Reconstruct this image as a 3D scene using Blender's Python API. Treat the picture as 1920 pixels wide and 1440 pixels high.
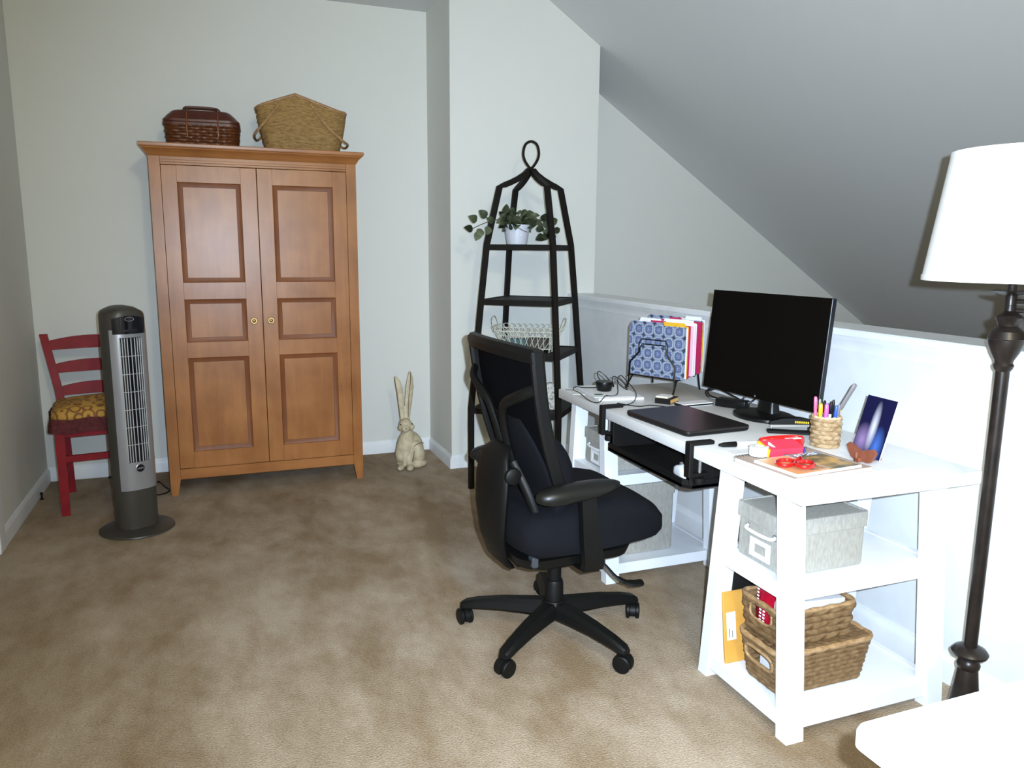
import bpy, bmesh, math, random
from mathutils import Vector, Matrix, Quaternion
PI = math.pi
R = math.radians
random.seed(7)
for o in list(bpy.data.objects): bpy.data.objects.remove(o)
scene = bpy.context.scene
COL = scene.collection

# ------------------------------------------------------------------ camera
CAM = Vector((0, 0, 1.39))
yaw, pitch, roll = 0.36622, 0.17099, 0.00803
fw = Vector((math.sin(yaw), math.cos(yaw), 0)); rt = Vector((math.cos(yaw), -math.sin(yaw), 0)); up = Vector((0, 0, 1))
fwd = fw*math.cos(pitch) - up*math.sin(pitch); up2 = up*math.cos(pitch) + fw*math.sin(pitch)
rgt = rt*math.cos(roll) + up2*math.sin(roll); up3 = up2*math.cos(roll) - rt*math.sin(roll)
cam_d = bpy.data.cameras.new('camera'); cam = bpy.data.objects.new('camera', cam_d); COL.objects.link(cam)
m = Matrix((rgt, up3, -fwd)).transposed().to_4x4(); m.translation = CAM
cam.matrix_world = m
cam_d.sensor_width = 36; cam_d.lens = 1454.3/1920*36; cam_d.clip_start = 0.05
scene.camera = cam

# ------------------------------------------------------------------ light
w = bpy.data.worlds.new('world'); scene.world = w; w.use_nodes = True
w.node_tree.nodes['Background'].inputs[0].default_value = (0.5, 0.5, 0.5, 1)
w.node_tree.nodes['Background'].inputs[1].default_value = 0.05
def lamp(name, kind, loc, energy, color, radius=0.01):
    d = bpy.data.lights.new(name, kind); d.energy = energy; d.color = color; d.shadow_soft_size = radius
    o = bpy.data.objects.new(name, d); COL.objects.link(o); o.location = loc
    return o
# the flash of the camera that took the picture: a little right of and above the lens
fl = lamp('camera_flash_offscreen', 'SPOT', CAM + rgt*0.052 + up3*0.028 + fwd*0.005, 720, (0.66, 0.81, 1.0), 0.009)
fl.matrix_world = Matrix.Translation(CAM + rgt*0.052 + up3*0.028 + fwd*0.005) @ m.to_3x3().to_4x4() @ Matrix.Rotation(R(-8), 4, 'Y')
fl.data.spot_size = R(104); fl.data.spot_blend = 1.0
# the room's own warm ceiling lamp, behind the photographer
lamp('ceiling_lamp_offscreen', 'POINT', (0.5, -0.6, 2.66), 110, (1.0, 0.93, 0.68), 0.13)
vs = scene.view_settings
vs.view_transform = 'Standard'; vs.look = 'None'; vs.exposure = 0.0; vs.gamma = 1; vs.use_curve_mapping = False

# ------------------------------------------------------------------ materials
MATS = {}
def nt(name):
    mt = bpy.data.materials.new(name); mt.use_nodes = True
    return mt, mt.node_tree.nodes, mt.node_tree.links, mt.node_tree.nodes['Principled BSDF']
def c4(c): return (c[0], c[1], c[2], 1)
def mat(name, base, rough=0.6, metal=0.0, base2=None, vs_=8, detail=3, stretch=(1, 1, 1), bump=0.0, bs=200, spec=0.5, coat=0.0, lo=0.35, hi=0.65, sheen=0.0):
    if name in MATS: return MATS[name]
    mt, n, l, b = nt(name)
    b.inputs['Base Color'].default_value = c4(base); b.inputs['Roughness'].default_value = rough
    b.inputs['Metallic'].default_value = metal; b.inputs['Specular IOR Level'].default_value = spec
    b.inputs['Coat Weight'].default_value = coat; b.inputs['Sheen Weight'].default_value = sheen
    tc = n.new('ShaderNodeTexCoord'); mp = n.new('ShaderNodeMapping'); mp.inputs['Scale'].default_value = stretch
    l.new(tc.outputs['Object'], mp.inputs[0])
    b2 = base2 if base2 else tuple(x*0.93 for x in base)
    no = n.new('ShaderNodeTexNoise'); no.inputs['Scale'].default_value = vs_; no.inputs['Detail'].default_value = detail
    l.new(mp.outputs[0], no.inputs['Vector'])
    cr = n.new('ShaderNodeValToRGB'); cr.color_ramp.elements[0].position = lo; cr.color_ramp.elements[1].position = hi
    cr.color_ramp.elements[0].color = c4(base); cr.color_ramp.elements[1].color = c4(b2)
    l.new(no.outputs['Fac'], cr.inputs[0]); l.new(cr.outputs[0], b.inputs['Base Color'])
    if bump:
        n2 = n.new('ShaderNodeTexNoise'); n2.inputs['Scale'].default_value = bs; n2.inputs['Detail'].default_value = 2
        l.new(mp.outputs[0], n2.inputs['Vector'])
        bp = n.new('ShaderNodeBump'); bp.inputs['Strength'].default_value = bump; bp.inputs['Distance'].default_value = 0.004
        l.new(n2.outputs['Fac'], bp.inputs['Height']); l.new(bp.outputs[0], b.inputs['Normal'])
    MATS[name] = mt
    return mt
def carpet_mat():
    mt, n, l, b = nt('carpet')
    tc = n.new('ShaderNodeTexCoord')
    big = n.new('ShaderNodeTexNoise'); big.inputs['Scale'].default_value = 2.4; big.inputs['Detail'].default_value = 9; big.inputs['Roughness'].default_value = 0.62; big.inputs['Distortion'].default_value = 0.15
    mid = n.new('ShaderNodeTexNoise'); mid.inputs['Scale'].default_value = 9; mid.inputs['Detail'].default_value = 6; mid.inputs['Roughness'].default_value = 0.6
    fine = n.new('ShaderNodeTexNoise'); fine.inputs['Scale'].default_value = 170; fine.inputs['Detail'].default_value = 2
    mp = n.new('ShaderNodeMapping'); mp.inputs['Rotation'].default_value = (0, 0, 0.5); mp.inputs['Scale'].default_value = (1, 0.55, 1)
    l.new(tc.outputs['Object'], mp.inputs[0]); l.new(mp.outputs[0], big.inputs[0]); l.new(mp.outputs[0], mid.inputs[0]); l.new(tc.outputs['Object'], fine.inputs[0])
    cr = n.new('ShaderNodeValToRGB'); e = cr.color_ramp.elements
    e[0].position = 0.415; e[0].color = (0.275, 0.192, 0.115, 1); e[1].position = 0.605; e[1].color = (0.455, 0.365, 0.268, 1)
    ma = n.new('ShaderNodeMath'); ma.operation = 'MULTIPLY_ADD'; ma.inputs[1].default_value = 0.3
    l.new(mid.outputs['Fac'], ma.inputs[0]); 
    mb = n.new('ShaderNodeMath'); mb.operation = 'MULTIPLY'; mb.inputs[1].default_value = 0.72
    l.new(big.outputs['Fac'], mb.inputs[0]); l.new(mb.outputs[0], ma.inputs[2]); l.new(ma.outputs[0], cr.inputs[0])
    mx = n.new('ShaderNodeMixRGB'); mx.blend_type = 'MULTIPLY'; mx.inputs[0].default_value = 0.55
    cr2 = n.new('ShaderNodeValToRGB'); cr2.color_ramp.elements[0].position = 0.3; cr2.color_ramp.elements[0].color = (0.45, 0.45, 0.45, 1); cr2.color_ramp.elements[1].position = 0.62
    l.new(fine.outputs['Fac'], cr2.inputs[0]); l.new(cr.outputs[0], mx.inputs[1]); l.new(cr2.outputs[0], mx.inputs[2]); l.new(mx.outputs[0], b.inputs['Base Color'])
    bp = n.new('ShaderNodeBump'); bp.inputs['Strength'].default_value = 0.7; bp.inputs['Distance'].default_value = 0.006
    l.new(fine.outputs['Fac'], bp.inputs['Height']); l.new(bp.outputs[0], b.inputs['Normal'])
    b.inputs['Roughness'].default_value = 0.95; b.inputs['Specular IOR Level'].default_value = 0.1
    return mt
def wood_mat(name, c1, c2, axis, rough=0.38, sc=1.0):
    mt, n, l, b = nt(name)
    tc = n.new('ShaderNodeTexCoord'); mp = n.new('ShaderNodeMapping')
    mp.inputs['Scale'].default_value = [(0.12 if a == axis else 1)*sc for a in (0, 1, 2)]
    l.new(tc.outputs['Object'], mp.inputs[0])
    n1 = n.new('ShaderNodeTexNoise'); n1.inputs['Scale'].default_value = 26; n1.inputs['Detail'].default_value = 5; n1.inputs['Distortion'].default_value = 0.4
    n2 = n.new('ShaderNodeTexNoise'); n2.inputs['Scale'].default_value = 4.2; n2.inputs['Detail'].default_value = 4
    l.new(mp.outputs[0], n1.inputs[0]); l.new(tc.outputs['Object'], n2.inputs[0])
    a = n.new('ShaderNodeMath'); a.operation = 'MULTIPLY_ADD'; a.inputs[1].default_value = 0.35
    s = n.new('ShaderNodeMath'); s.operation = 'MULTIPLY'; s.inputs[1].default_value = 0.65
    l.new(n2.outputs['Fac'], s.inputs[0]); l.new(n1.outputs['Fac'], a.inputs[0]); l.new(s.outputs[0], a.inputs[2])
    cr = n.new('ShaderNodeValToRGB'); e = cr.color_ramp.elements
    e[0].position = 0.34; e[0].color = c4(c1); e[1].position = 0.62; e[1].color = c4(c2)
    l.new(a.outputs[0], cr.inputs[0]); l.new(cr.outputs[0], b.inputs['Base Color'])
    b.inputs['Roughness'].default_value = rough; b.inputs['Specular IOR Level'].default_value = 0.36
    return mt
def tile_mat(name):
    # printed folder: rounded medallions in a square grid, pale lines between (object X, Z)
    mt, n, l, b = nt(name)
    tc = n.new('ShaderNodeTexCoord'); sp = n.new('ShaderNodeSeparateXYZ'); l.new(tc.outputs['Object'], sp.inputs[0])
    def M(op, a, b_=None, c_=None):
        x = n.new('ShaderNodeMath'); x.operation = op
        for i, v in enumerate((a, b_, c_)):
            if v is None: continue
            if isinstance(v, (int, float)): x.inputs[i].default_value = v
            else: l.new(v, x.inputs[i])
        return x.outputs[0]
    s = 18.5
    fx = M('SUBTRACT', M('FRACT', M('MULTIPLY_ADD', sp.outputs[0], s, 0.3)), 0.5); fz = M('SUBTRACT', M('FRACT', M('MULTIPLY_ADD', sp.outputs[2], s, 0.6)), 0.5)
    ax, az = M('ABSOLUTE', fx), M('ABSOLUTE', fz)
    q = M('POWER', M('ADD', M('POWER', ax, 3.0), M('POWER', az, 3.0)), 0.3333)      # squircle radius
    wav = M('MULTIPLY', M('SINE', M('MULTIPLY', M('ARCTAN2', fx, fz), 8.0)), 0.02)
    qq = M('ADD', q, wav)
    cr = n.new('ShaderNodeValToRGB'); cr.color_ramp.interpolation = 'CONSTANT'; e = cr.color_ramp.elements
    cols = [(0.0, (0.34, 0.38, 0.50)), (0.05, (0.10, 0.125, 0.24)), (0.13, (0.16, 0.20, 0.34)), (0.2, (0.065, 0.085, 0.18)), (0.29, (0.15, 0.19, 0.33)), (0.345, (0.012, 0.016, 0.035)), (0.375, (0.50, 0.56, 0.62)), (0.415, (0.11, 0.145, 0.26)), (0.47, (0.40, 0.46, 0.54)), (0.5, (0.03, 0.045, 0.09))]
    for i, (p_, c_) in enumerate(cols):
        el = e[i] if i < 2 else e.new(p_)
        el.position = p_; el.color = c4(c_)
    l.new(qq, cr.inputs[0]); l.new(cr.outputs[0], b.inputs['Base Color']); b.inputs['Roughness'].default_value = 0.5
    return mt
def shade_mat():
    mt, n, l, b = nt('lamp_shade_fabric')
    b.inputs['Base Color'].default_value = (0.86, 0.85, 0.82, 1); b.inputs['Roughness'].default_value = 0.9
    no = n.new('ShaderNodeTexNoise'); no.inputs['Scale'].default_value = 300
    bp = n.new('ShaderNodeBump'); bp.inputs['Strength'].default_value = 0.1; l.new(no.outputs['Fac'], bp.inputs['Height']); l.new(bp.outputs[0], b.inputs['Normal'])
    return mt
def card_mat():
    # plain dark blue print with pale, mauve and light blue cloudy patches
    mt, n, l, b = nt('blue_print')
    tc = n.new('ShaderNodeTexCoord')
    def blob(cx, cz, rx, rz, soft):
        mp = n.new('ShaderNodeMapping'); mp.vector_type = 'POINT'
        mp.inputs['Location'].default_value = (-cx/rx, 0, -cz/rz); mp.inputs['Scale'].default_value = (1/rx, 0, 1/rz)
        l.new(tc.outputs['Object'], mp.inputs[0])
        g = n.new('ShaderNodeTexGradient'); g.gradient_type = 'SPHERICAL'; l.new(mp.outputs[0], g.inputs[0])
        cr = n.new('ShaderNodeValToRGB'); cr.color_ramp.elements[0].position = 0.0; cr.color_ramp.elements[1].position = soft; l.new(g.outputs['Fac'], cr.inputs[0])
        return cr.outputs[0]
    cur = None
    for col, bl in (((0.22, 0.15, 0.30), blob(-0.03, 0.045, 0.04, 0.055, 0.9)), ((0.05, 0.12, 0.40), blob(0.03, 0.035, 0.03, 0.065, 0.9)), ((0.50, 0.50, 0.58), blob(0.0, 0.09, 0.018, 0.08, 0.9))):
        mx = n.new('ShaderNodeMixRGB'); l.new(bl, mx.inputs[0]); mx.inputs[2].default_value = c4(col)
        if cur is None: mx.inputs[1].default_value = (0.006, 0.006, 0.035, 1)
        else: l.new(cur, mx.inputs[1])
        cur = mx.outputs[0]
    l.new(cur, b.inputs['Base Color']); b.inputs['Roughness'].default_value = 0.7; b.inputs['Specular IOR Level'].default_value = 0.08
    return mt
def cushion_mat():
    mt, n, l, b = nt('ochre_print')
    tc = n.new('ShaderNodeTexCoord'); mp = n.new('ShaderNodeMapping'); mp.inputs['Scale'].default_value = (1, 1.2, 0.4); l.new(tc.outputs['Object'], mp.inputs[0])
    v = n.new('ShaderNodeTexVoronoi'); v.inputs['Scale'].default_value = 17; v.inputs['Randomness'].default_value = 0.45; l.new(mp.outputs[0], v.inputs[0])
    w_ = n.new('ShaderNodeMath'); w_.operation = 'MULTIPLY'; w_.inputs[1].default_value = 16; l.new(v.outputs['Distance'], w_.inputs[0])
    s = n.new('ShaderNodeMath'); s.operation = 'SINE'; l.new(w_.outputs[0], s.inputs[0])
    cr = n.new('ShaderNodeValToRGB'); e = cr.color_ramp.elements; e[0].position = 0.0; e[0].color = (0.50, 0.27, 0.045, 1); e[1].position = 0.9; e[1].color = (0.20, 0.075, 0.018, 1)
    l.new(s.outputs[0], cr.inputs[0]); l.new(cr.outputs[0], b.inputs['Base Color']); b.inputs['Roughness'].default_value = 0.8
    return mt
M_wall = mat("wall_paint", (0.70, 0.705, 0.66), 0.75, base2=(0.695, 0.70, 0.655), bump=0.10, bs=420, spec=0.25)
M_ceil = mat("ceiling_paint", (0.67, 0.67, 0.66), 0.8, base2=(0.665, 0.665, 0.655), bump=0.12, bs=380, spec=0.2)
M_trim = mat('white_trim_paint', (0.80, 0.82, 0.84), 0.4)
M_hw = mat('half_wall_paint', (0.74, 0.76, 0.77), 0.6, bump=0.08, bs=400, spec=0.3)
M_carpet = carpet_mat()
M_wood = wood_mat('stained_maple_upright', (0.25, 0.090, 0.023), (0.375, 0.152, 0.046), 2, 0.33)
M_woodh = wood_mat('stained_maple_cross', (0.25, 0.090, 0.023), (0.375, 0.152, 0.046), 0, 0.33)
M_glaze_shade = wood_mat('glazed_shaded_maple', (0.15, 0.043, 0.011), (0.21, 0.066, 0.017), 2, 0.5)  # door mouldings: dark glaze, with shade of the sloped faces mixed into the colour
M_woodside = M_wood
M_brass = mat('aged_brass', (0.42, 0.27, 0.11), 0.38, 0.75)
M_dkwick = mat('dark_varnished_wicker', (0.25, 0.075, 0.018), 0.35, base2=(0.15, 0.04, 0.011), vs_=60, coat=0.15)
M_dkwick2 = mat('dark_varnished_splint', (0.10, 0.022, 0.010), 0.4, base2=(0.065, 0.016, 0.008), vs_=30, coat=0.1)
M_wick = mat('pale_willow', (0.66, 0.43, 0.17), 0.6, base2=(0.44, 0.265, 0.095), vs_=38, stretch=(1, 1, 3), spec=0.25)
M_wickrim = mat('pale_willow_rim', (0.42, 0.24, 0.10), 0.5, base2=(0.30, 0.155, 0.06), vs_=40)
M_hyac = mat('water_hyacinth', (0.40, 0.255, 0.125), 0.5, base2=(0.26, 0.145, 0.06), vs_=55, detail=4)
M_hyac2 = mat('pale_seagrass', (0.74, 0.56, 0.34), 0.55, base2=(0.52, 0.34, 0.17), vs_=60, detail=4)
M_red = mat('red_chair_paint', (0.25, 0.010, 0.016), 0.5, base2=(0.20, 0.008, 0.013), vs_=12, spec=0.2)
M_cush = cushion_mat()
M_ruf = mat('dark_red_ruffle', (0.23, 0.045, 0.048), 0.8, base2=(0.15, 0.03, 0.03), vs_=60)
M_fanb = mat('fan_graphite_plastic', (0.045, 0.040, 0.032), 0.4, spec=0.35)
M_fans = mat('fan_silver_plastic', (0.36, 0.36, 0.38), 0.28, 0.55)
M_fand = mat('fan_black_gloss', (0.006, 0.005, 0.008), 0.12)
M_slat = mat('fan_grille_silver', (0.48, 0.49, 0.50), 0.35, 0.3)
M_stone = mat('cream_resin', (0.60, 0.52, 0.36), 0.6, base2=(0.48, 0.40, 0.26), vs_=30, bump=0.12, bs=120)
M_stonedk = mat('resin_brown_wash', (0.10, 0.07, 0.04), 0.6)
M_iron = mat('black_iron', (0.0035, 0.0026, 0.0019), 0.6, base2=(0.007, 0.0045, 0.003), vs_=30, spec=0.22)
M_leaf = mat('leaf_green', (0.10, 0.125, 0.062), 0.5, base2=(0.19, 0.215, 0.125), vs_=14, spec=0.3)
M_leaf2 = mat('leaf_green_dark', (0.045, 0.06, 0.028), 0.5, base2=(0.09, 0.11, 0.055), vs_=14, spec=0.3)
M_stem = mat('plant_stem', (0.06, 0.05, 0.03), 0.6)
M_pot = mat('white_glazed_pot', (0.62, 0.64, 0.72), 0.35)
M_wire = mat('cream_wire', (0.64, 0.64, 0.55), 0.45)
M_fab = mat('chair_black_fabric', (0.0042, 0.0046, 0.0062), 0.95, base2=(0.0065, 0.007, 0.009), vs_=400, bump=0.3, bs=700, spec=0.12)
M_mesh = mat('chair_black_mesh', (0.005, 0.0055, 0.007), 0.85, base2=(0.003, 0.003, 0.004), vs_=500, bump=0.4, bs=900, spec=0.12)
M_plas = mat('chair_black_plastic', (0.0042, 0.0042, 0.0038), 0.5, bump=0.1, bs=300, spec=0.2)
M_plas2 = mat('chair_grey_plastic', (0.04, 0.044, 0.052), 0.4)
M_arm = mat('armrest_soft_plastic', (0.007, 0.007, 0.006), 0.38, spec=0.3)
M_desk = mat('white_desk_paint', (0.80, 0.82, 0.84), 0.38, base2=(0.78, 0.80, 0.83), vs_=5)
M_desktop = mat('desk_top_white', (0.72, 0.715, 0.71), 0.4, base2=(0.69, 0.685, 0.68), vs_=6)
M_linen = mat('grey_linen', (0.37, 0.355, 0.315), 0.9, base2=(0.30, 0.285, 0.25), vs_=120, detail=4, stretch=(1, 1, 0.35), bump=0.3, bs=600)
M_white = mat('white_plastic', (0.80, 0.81, 0.82), 0.35)
M_paper = mat('white_paper', (0.78, 0.78, 0.79), 0.7)
M_black = mat('black_plastic', (0.004, 0.004, 0.004), 0.35, spec=0.3)
M_blackm = mat('black_matte', (0.005, 0.0045, 0.004), 0.6, spec=0.25)
M_screen = mat('dark_screen', (0.0028, 0.0022, 0.0016), 0.6, spec=0.06)
M_bezel = mat('bezel_side', (0.012, 0.013, 0.017), 0.35, spec=0.3)
M_tile = tile_mat('blue_tile_print')
M_pink = mat('pink_paper', (0.78, 0.50, 0.60), 0.6)
M_mag = mat('crimson_paper', (0.45, 0.012, 0.08), 0.6)
M_yel = mat('yellow_paper', (0.75, 0.42, 0.02), 0.6)
M_kraft = mat('kraft_board', (0.40, 0.31, 0.26), 0.75, base2=(0.36, 0.28, 0.235), vs_=90)
M_env = mat('manila_orange', (0.60, 0.30, 0.05), 0.7, base2=(0.55, 0.27, 0.045), vs_=25)
M_redpk = mat('red_card', (0.70, 0.045, 0.09), 0.4)
M_redbag = mat('red_film_bag', (0.50, 0.005, 0.025), 0.3, base2=(0.34, 0.004, 0.02), vs_=30)
M_scis = mat('red_scissor_plastic', (0.55, 0.008, 0.008), 0.25, coat=0.3)
M_steel = mat('steel', (0.42, 0.40, 0.38), 0.35, 0.8)
M_bronze = mat('dark_bronze', (0.012, 0.0085, 0.0068), 0.34, 0.25, base2=(0.022, 0.016, 0.013), vs_=20, spec=0.4)
M_shade = shade_mat()
M_easel = mat('easel_wood', (0.24, 0.075, 0.04), 0.45, base2=(0.20, 0.06, 0.03), vs_=40)
M_card = card_mat()
M_grey = mat('grey_plastic', (0.17, 0.16, 0.165), 0.45)
M_cyan = mat('cyan_paper', (0.30, 0.75, 0.78), 0.5)
M_blue = mat('blue_plastic', (0.03, 0.10, 0.55), 0.3)
M_pinkp = mat('pink_plastic', (0.80, 0.16, 0.30), 0.3)
M_magp = mat('magenta_plastic', (0.75, 0.12, 0.48), 0.3)
M_yelp = mat('yellow_plastic', (0.85, 0.50, 0.02), 0.3)
M_gl = mat('milk_glass', (0.8, 0.8, 0.78), 0.4)
M_teal = mat('teal_card', (0.06, 0.12, 0.125), 0.6)
M_brown = mat('brown_card', (0.055, 0.04, 0.025), 0.6)

# ------------------------------------------------------------------ mesh helpers
def new(): return bmesh.new()
def xf(bm, vs_, mtx):
    if mtx is not None: bmesh.ops.transform(bm, matrix=mtx, verts=vs_)
def box(bm, x0, x1, y0, y1, z0, z1, bev=0.0, mtx=None, seg=1):
    r = bmesh.ops.create_cube(bm, size=1.0); v = r['verts']
    bmesh.ops.scale(bm, vec=(x1-x0, y1-y0, z1-z0), verts=v)
    bmesh.ops.translate(bm, vec=((x0+x1)/2, (y0+y1)/2, (z0+z1)/2), verts=v)
    if bev:
        es = list({e for q in v for e in q.link_edges})
        rr = bmesh.ops.bevel(bm, geom=es, offset=bev, segments=seg, affect='EDGES', profile=0.5)
        v = list({q for f in rr['faces'] for q in f.verts} | {q for q in v if q.is_valid})
    xf(bm, v, mtx)
    return v
def rings(bm, rs, closed=True, cap=True, closev=False):
    V = [[bm.verts.new(p) for p in r] for r in rs]
    n = len(V[0]); k = len(V)
    for i in range(k if closev else k-1):
        a, b = V[i], V[(i+1) % k]
        for j in range(n if closed else n-1):
            j2 = (j+1) % n
            try: bm.faces.new((a[j], a[j2], b[j2], b[j]))
            except ValueError: pass
    if cap and closed and not closev:
        try: bm.faces.new(list(reversed(V[0])))
        except ValueError: pass
        try: bm.faces.new(V[-1])
        except ValueError: pass
    return [v for r in V for v in r]
def tube(bm, pts, r, n=8, closed=False, mtx=None, flat=None, rot0=0.0):
    P = [Vector(p) for p in pts]; k = len(P)
    rs = r if isinstance(r, (list, tuple)) else [r]*k
    T = []
    for i in range(k):
        a = P[(i-1) % k] if (closed or i > 0) else P[i]; b = P[(i+1) % k] if (closed or i < k-1) else P[i]
        t = (b-a); T.append(t.normalized() if t.length > 1e-9 else Vector((0, 0, 1)))
    ref = Vector((0, 0, 1)) if abs(T[0].z) < 0.9 else Vector((1, 0, 0))
    N = (ref - T[0]*ref.dot(T[0])).normalized(); out = []
    for i in range(k):
        N = (N - T[i]*N.dot(T[i]))
        N = N.normalized() if N.length > 1e-6 else T[i].orthogonal().normalized()
        B = T[i].cross(N)
        f = flat if flat else (1, 1)
        out.append([P[i] + (N*math.cos(2*PI*j/n+rot0)*f[0] + B*math.sin(2*PI*j/n+rot0)*f[1])*rs[i] for j in range(n)])
    v = rings(bm, out, True, not closed, closed)
    xf(bm, v, mtx)
    return v
def smoothpath(pts, sub=6, closed=False):
    P = [Vector(p) for p in pts]; k = len(P); out = []
    for i in range(k if closed else k-1):
        p0 = P[(i-1) % k] if (closed or i > 0) else P[i]; p1 = P[i]; p2 = P[(i+1) % k]; p3 = P[(i+2) % k] if (closed or i < k-2) else p2
        for s in range(sub):
            t = s/sub
            out.append(0.5*((2*p1) + (p2-p0)*t + (2*p0-5*p1+4*p2-p3)*t*t + (3*p1-p0-3*p2+p3)*t**3))
    if not closed: out.append(P[-1])
    return out
def lathe(bm, prof, n=28, mtx=None, sx=1, sy=1):
    v = rings(bm, [[Vector((r*math.cos(2*PI*j/n)*sx, r*math.sin(2*PI*j/n)*sy, z)) for j in range(n)] for r, z in prof])
    xf(bm, v, mtx); return v
def prism(bm, poly, a, b, plane='xz', mtx=None):
    def P(u, v_, w_): return Vector({'xz': (u, w_, v_), 'yz': (w_, u, v_), 'xy': (u, v_, w_)}[plane])
    v = rings(bm, [[P(u, q, a) for u, q in poly], [P(u, q, b) for u, q in poly]])
    xf(bm, v, mtx); return v
def ball(bm, c, r, mtx=None, n=16):
    rr = (r, r, r) if isinstance(r, (int, float)) else r
    g = bmesh.ops.create_uvsphere(bm, u_segments=n, v_segments=max(6, n//2+2), radius=1)
    v = g['verts']; bmesh.ops.scale(bm, vec=rr, verts=v); 
    if mtx is not None: xf(bm, v, mtx)
    bmesh.ops.translate(bm, vec=c, verts=v); return v
def rrect(wd, dp, r, n=5):
    out = []
    for cx, cy, a0 in ((wd/2-r, dp/2-r, 0), (-wd/2+r, dp/2-r, 90), (-wd/2+r, -dp/2+r, 180), (wd/2-r, -dp/2+r, 270)):
        for i in range(n+1):
            a = R(a0+90*i/n); out.append((cx+r*math.cos(a), cy+r*math.sin(a)))
    return out
def resample(poly, n):
    P = [Vector((p[0], p[1])) for p in poly]; k = len(P)
    L = [(P[(i+1) % k]-P[i]).length for i in range(k)]; tot = sum(L); out = []; i = 0; acc = 0
    for j in range(n):
        s = tot*j/n
        while acc+L[i] < s-1e-9: acc += L[i]; i += 1
        t = (s-acc)/L[i] if L[i] > 1e-9 else 0
        q = P[i].lerp(P[(i+1) % k], t); out.append((q.x, q.y))
    return out
def rot(z=0, x=0, y=0, loc=(0, 0, 0)):
    return Matrix.Translation(loc) @ Matrix.Rotation(z, 4, 'Z') @ Matrix.Rotation(y, 4, 'Y') @ Matrix.Rotation(x, 4, 'X')
def woven(bm, bot, top, z0, z1, rows, cols, amp, mode='weave', su=3, sv=4, hole=None, rim=None, thick=0.005, belly=0.0, mtx=None):
    """A basket wall between two outlines: every strand is relief in the mesh."""
    nu = cols*su; nv = rows*sv
    B = resample(bot, nu); T = resample(top, nu); grid = []
    for j in range(nv+1):
        v = j/nv; row = []
        for i in range(nu):
            u = i/nu
            x = B[i][0]*(1-v)+T[i][0]*v; y = B[i][1]*(1-v)+T[i][1]*v
            a = T[(i+1) % nu]; b = T[i-1]; nx, ny = a[1]-b[1], -(a[0]-b[0]); d = math.hypot(nx, ny) or 1
            fr = (v*rows) % 1.0; rr = int(min(v*rows, rows-0.001)); prof = math.sqrt(max(0, 1-(2*fr-1)**2))
            if mode == 'weave': h = amp*prof*(0.55+0.45*math.cos(PI*(u*cols*1.0+rr)))
            else: h = amp*prof*(0.62+0.38*math.cos(2*PI*(u*cols*0.5+(1 if rr % 2 else -1)*fr*0.5)))
            h += belly*math.sin(PI*v)
            zz = z0+(z1-z0)*v + (rim(u, x, y)*v if rim else 0)
            row.append(Vector((x+nx/d*h, y+ny/d*h, zz)))
        grid.append(row)
    V = [[bm.verts.new(p) for p in r] for r in grid]; fs = []
    for j in range(nv):
        for i in range(nu):
            if hole and hole((i+0.5)/nu, (j+0.5)/nv, grid[j][i]): continue
            fs.append(bm.faces.new((V[j][i], V[j][(i+1) % nu], V[j+1][(i+1) % nu], V[j+1][i])))
    bmesh.ops.solidify(bm, geom=fs, thickness=thick)
    loose = [v for v in bm.verts if not v.link_faces]
    bmesh.ops.delete(bm, geom=loose, context='VERTS')
    if mtx is not None: xf(bm, bm.verts[:], mtx)
    return grid
ROOTM = {}
def obj(name, bm, mt, parent=None, ang=35, kind=None, world=False):
    bmesh.ops.recalc_face_normals(bm, faces=bm.faces[:])
    root = parent
    while root is not None and root.parent is not None: root = root.parent
    if world and root is not None and root.name in ROOTM: bm.transform(ROOTM[root.name].inverted())
    me = bpy.data.meshes.new(name); bm.to_mesh(me); bm.free()
    me.materials.append(mt)
    for p in me.polygons: p.use_smooth = True
    me.set_sharp_from_angle(angle=R(ang))
    o = bpy.data.objects.new(name, me); COL.objects.link(o)
    if parent is not None: o.parent = parent
    if kind: o['kind'] = kind
    return o
def inst(src, parent, mtx):
    o = src.copy(); COL.objects.link(o); o.parent = parent; o.matrix_local = mtx; return o
def tag(o, label, cat, group=None):
    o['label'] = label; o['category'] = cat
    if group: o['group'] = group
    return o
def thing(name, label, cat, loc=(0, 0, 0), rz=0.0, group=None):
    o = bpy.data.objects.new(name, None); COL.objects.link(o); o.empty_display_size = 0.05
    o.location = loc; o.rotation_euler = (0, 0, rz)
    ROOTM[o.name] = Matrix.Translation(loc) @ Matrix.Rotation(rz, 4, 'Z')
    return tag(o, label, cat, group)
def single(name, bm, mt, label, cat, loc=(0, 0, 0), rz=0.0, ang=35, group=None, rx=0.0, ry=0.0):
    o = obj(name, bm, mt, None, ang); o.location = loc; o.rotation_euler = (rx, ry, rz)
    return tag(o, label, cat, group)
def struct(name, bm, mt, parent=None, ang=35):
    o = obj(name, bm, mt, parent, ang)
    if parent is None: o['kind'] = 'structure'
    return o
def text_bm(body, size, ext=0.0003):
    cu = bpy.data.curves.new('t', 'FONT'); cu.body = body; cu.size = size; cu.extrude = ext; cu.align_x = 'CENTER'; cu.align_y = 'CENTER'; cu.resolution_u = 3
    o = bpy.data.objects.new('t', cu); COL.objects.link(o)
    dg = bpy.context.evaluated_depsgraph_get(); me = bpy.data.meshes.new_from_object(o.evaluated_get(dg))
    bpy.data.objects.remove(o); bpy.data.curves.remove(cu)
    bm = new(); bm.from_mesh(me); bpy.data.meshes.remove(me); return bm

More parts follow.
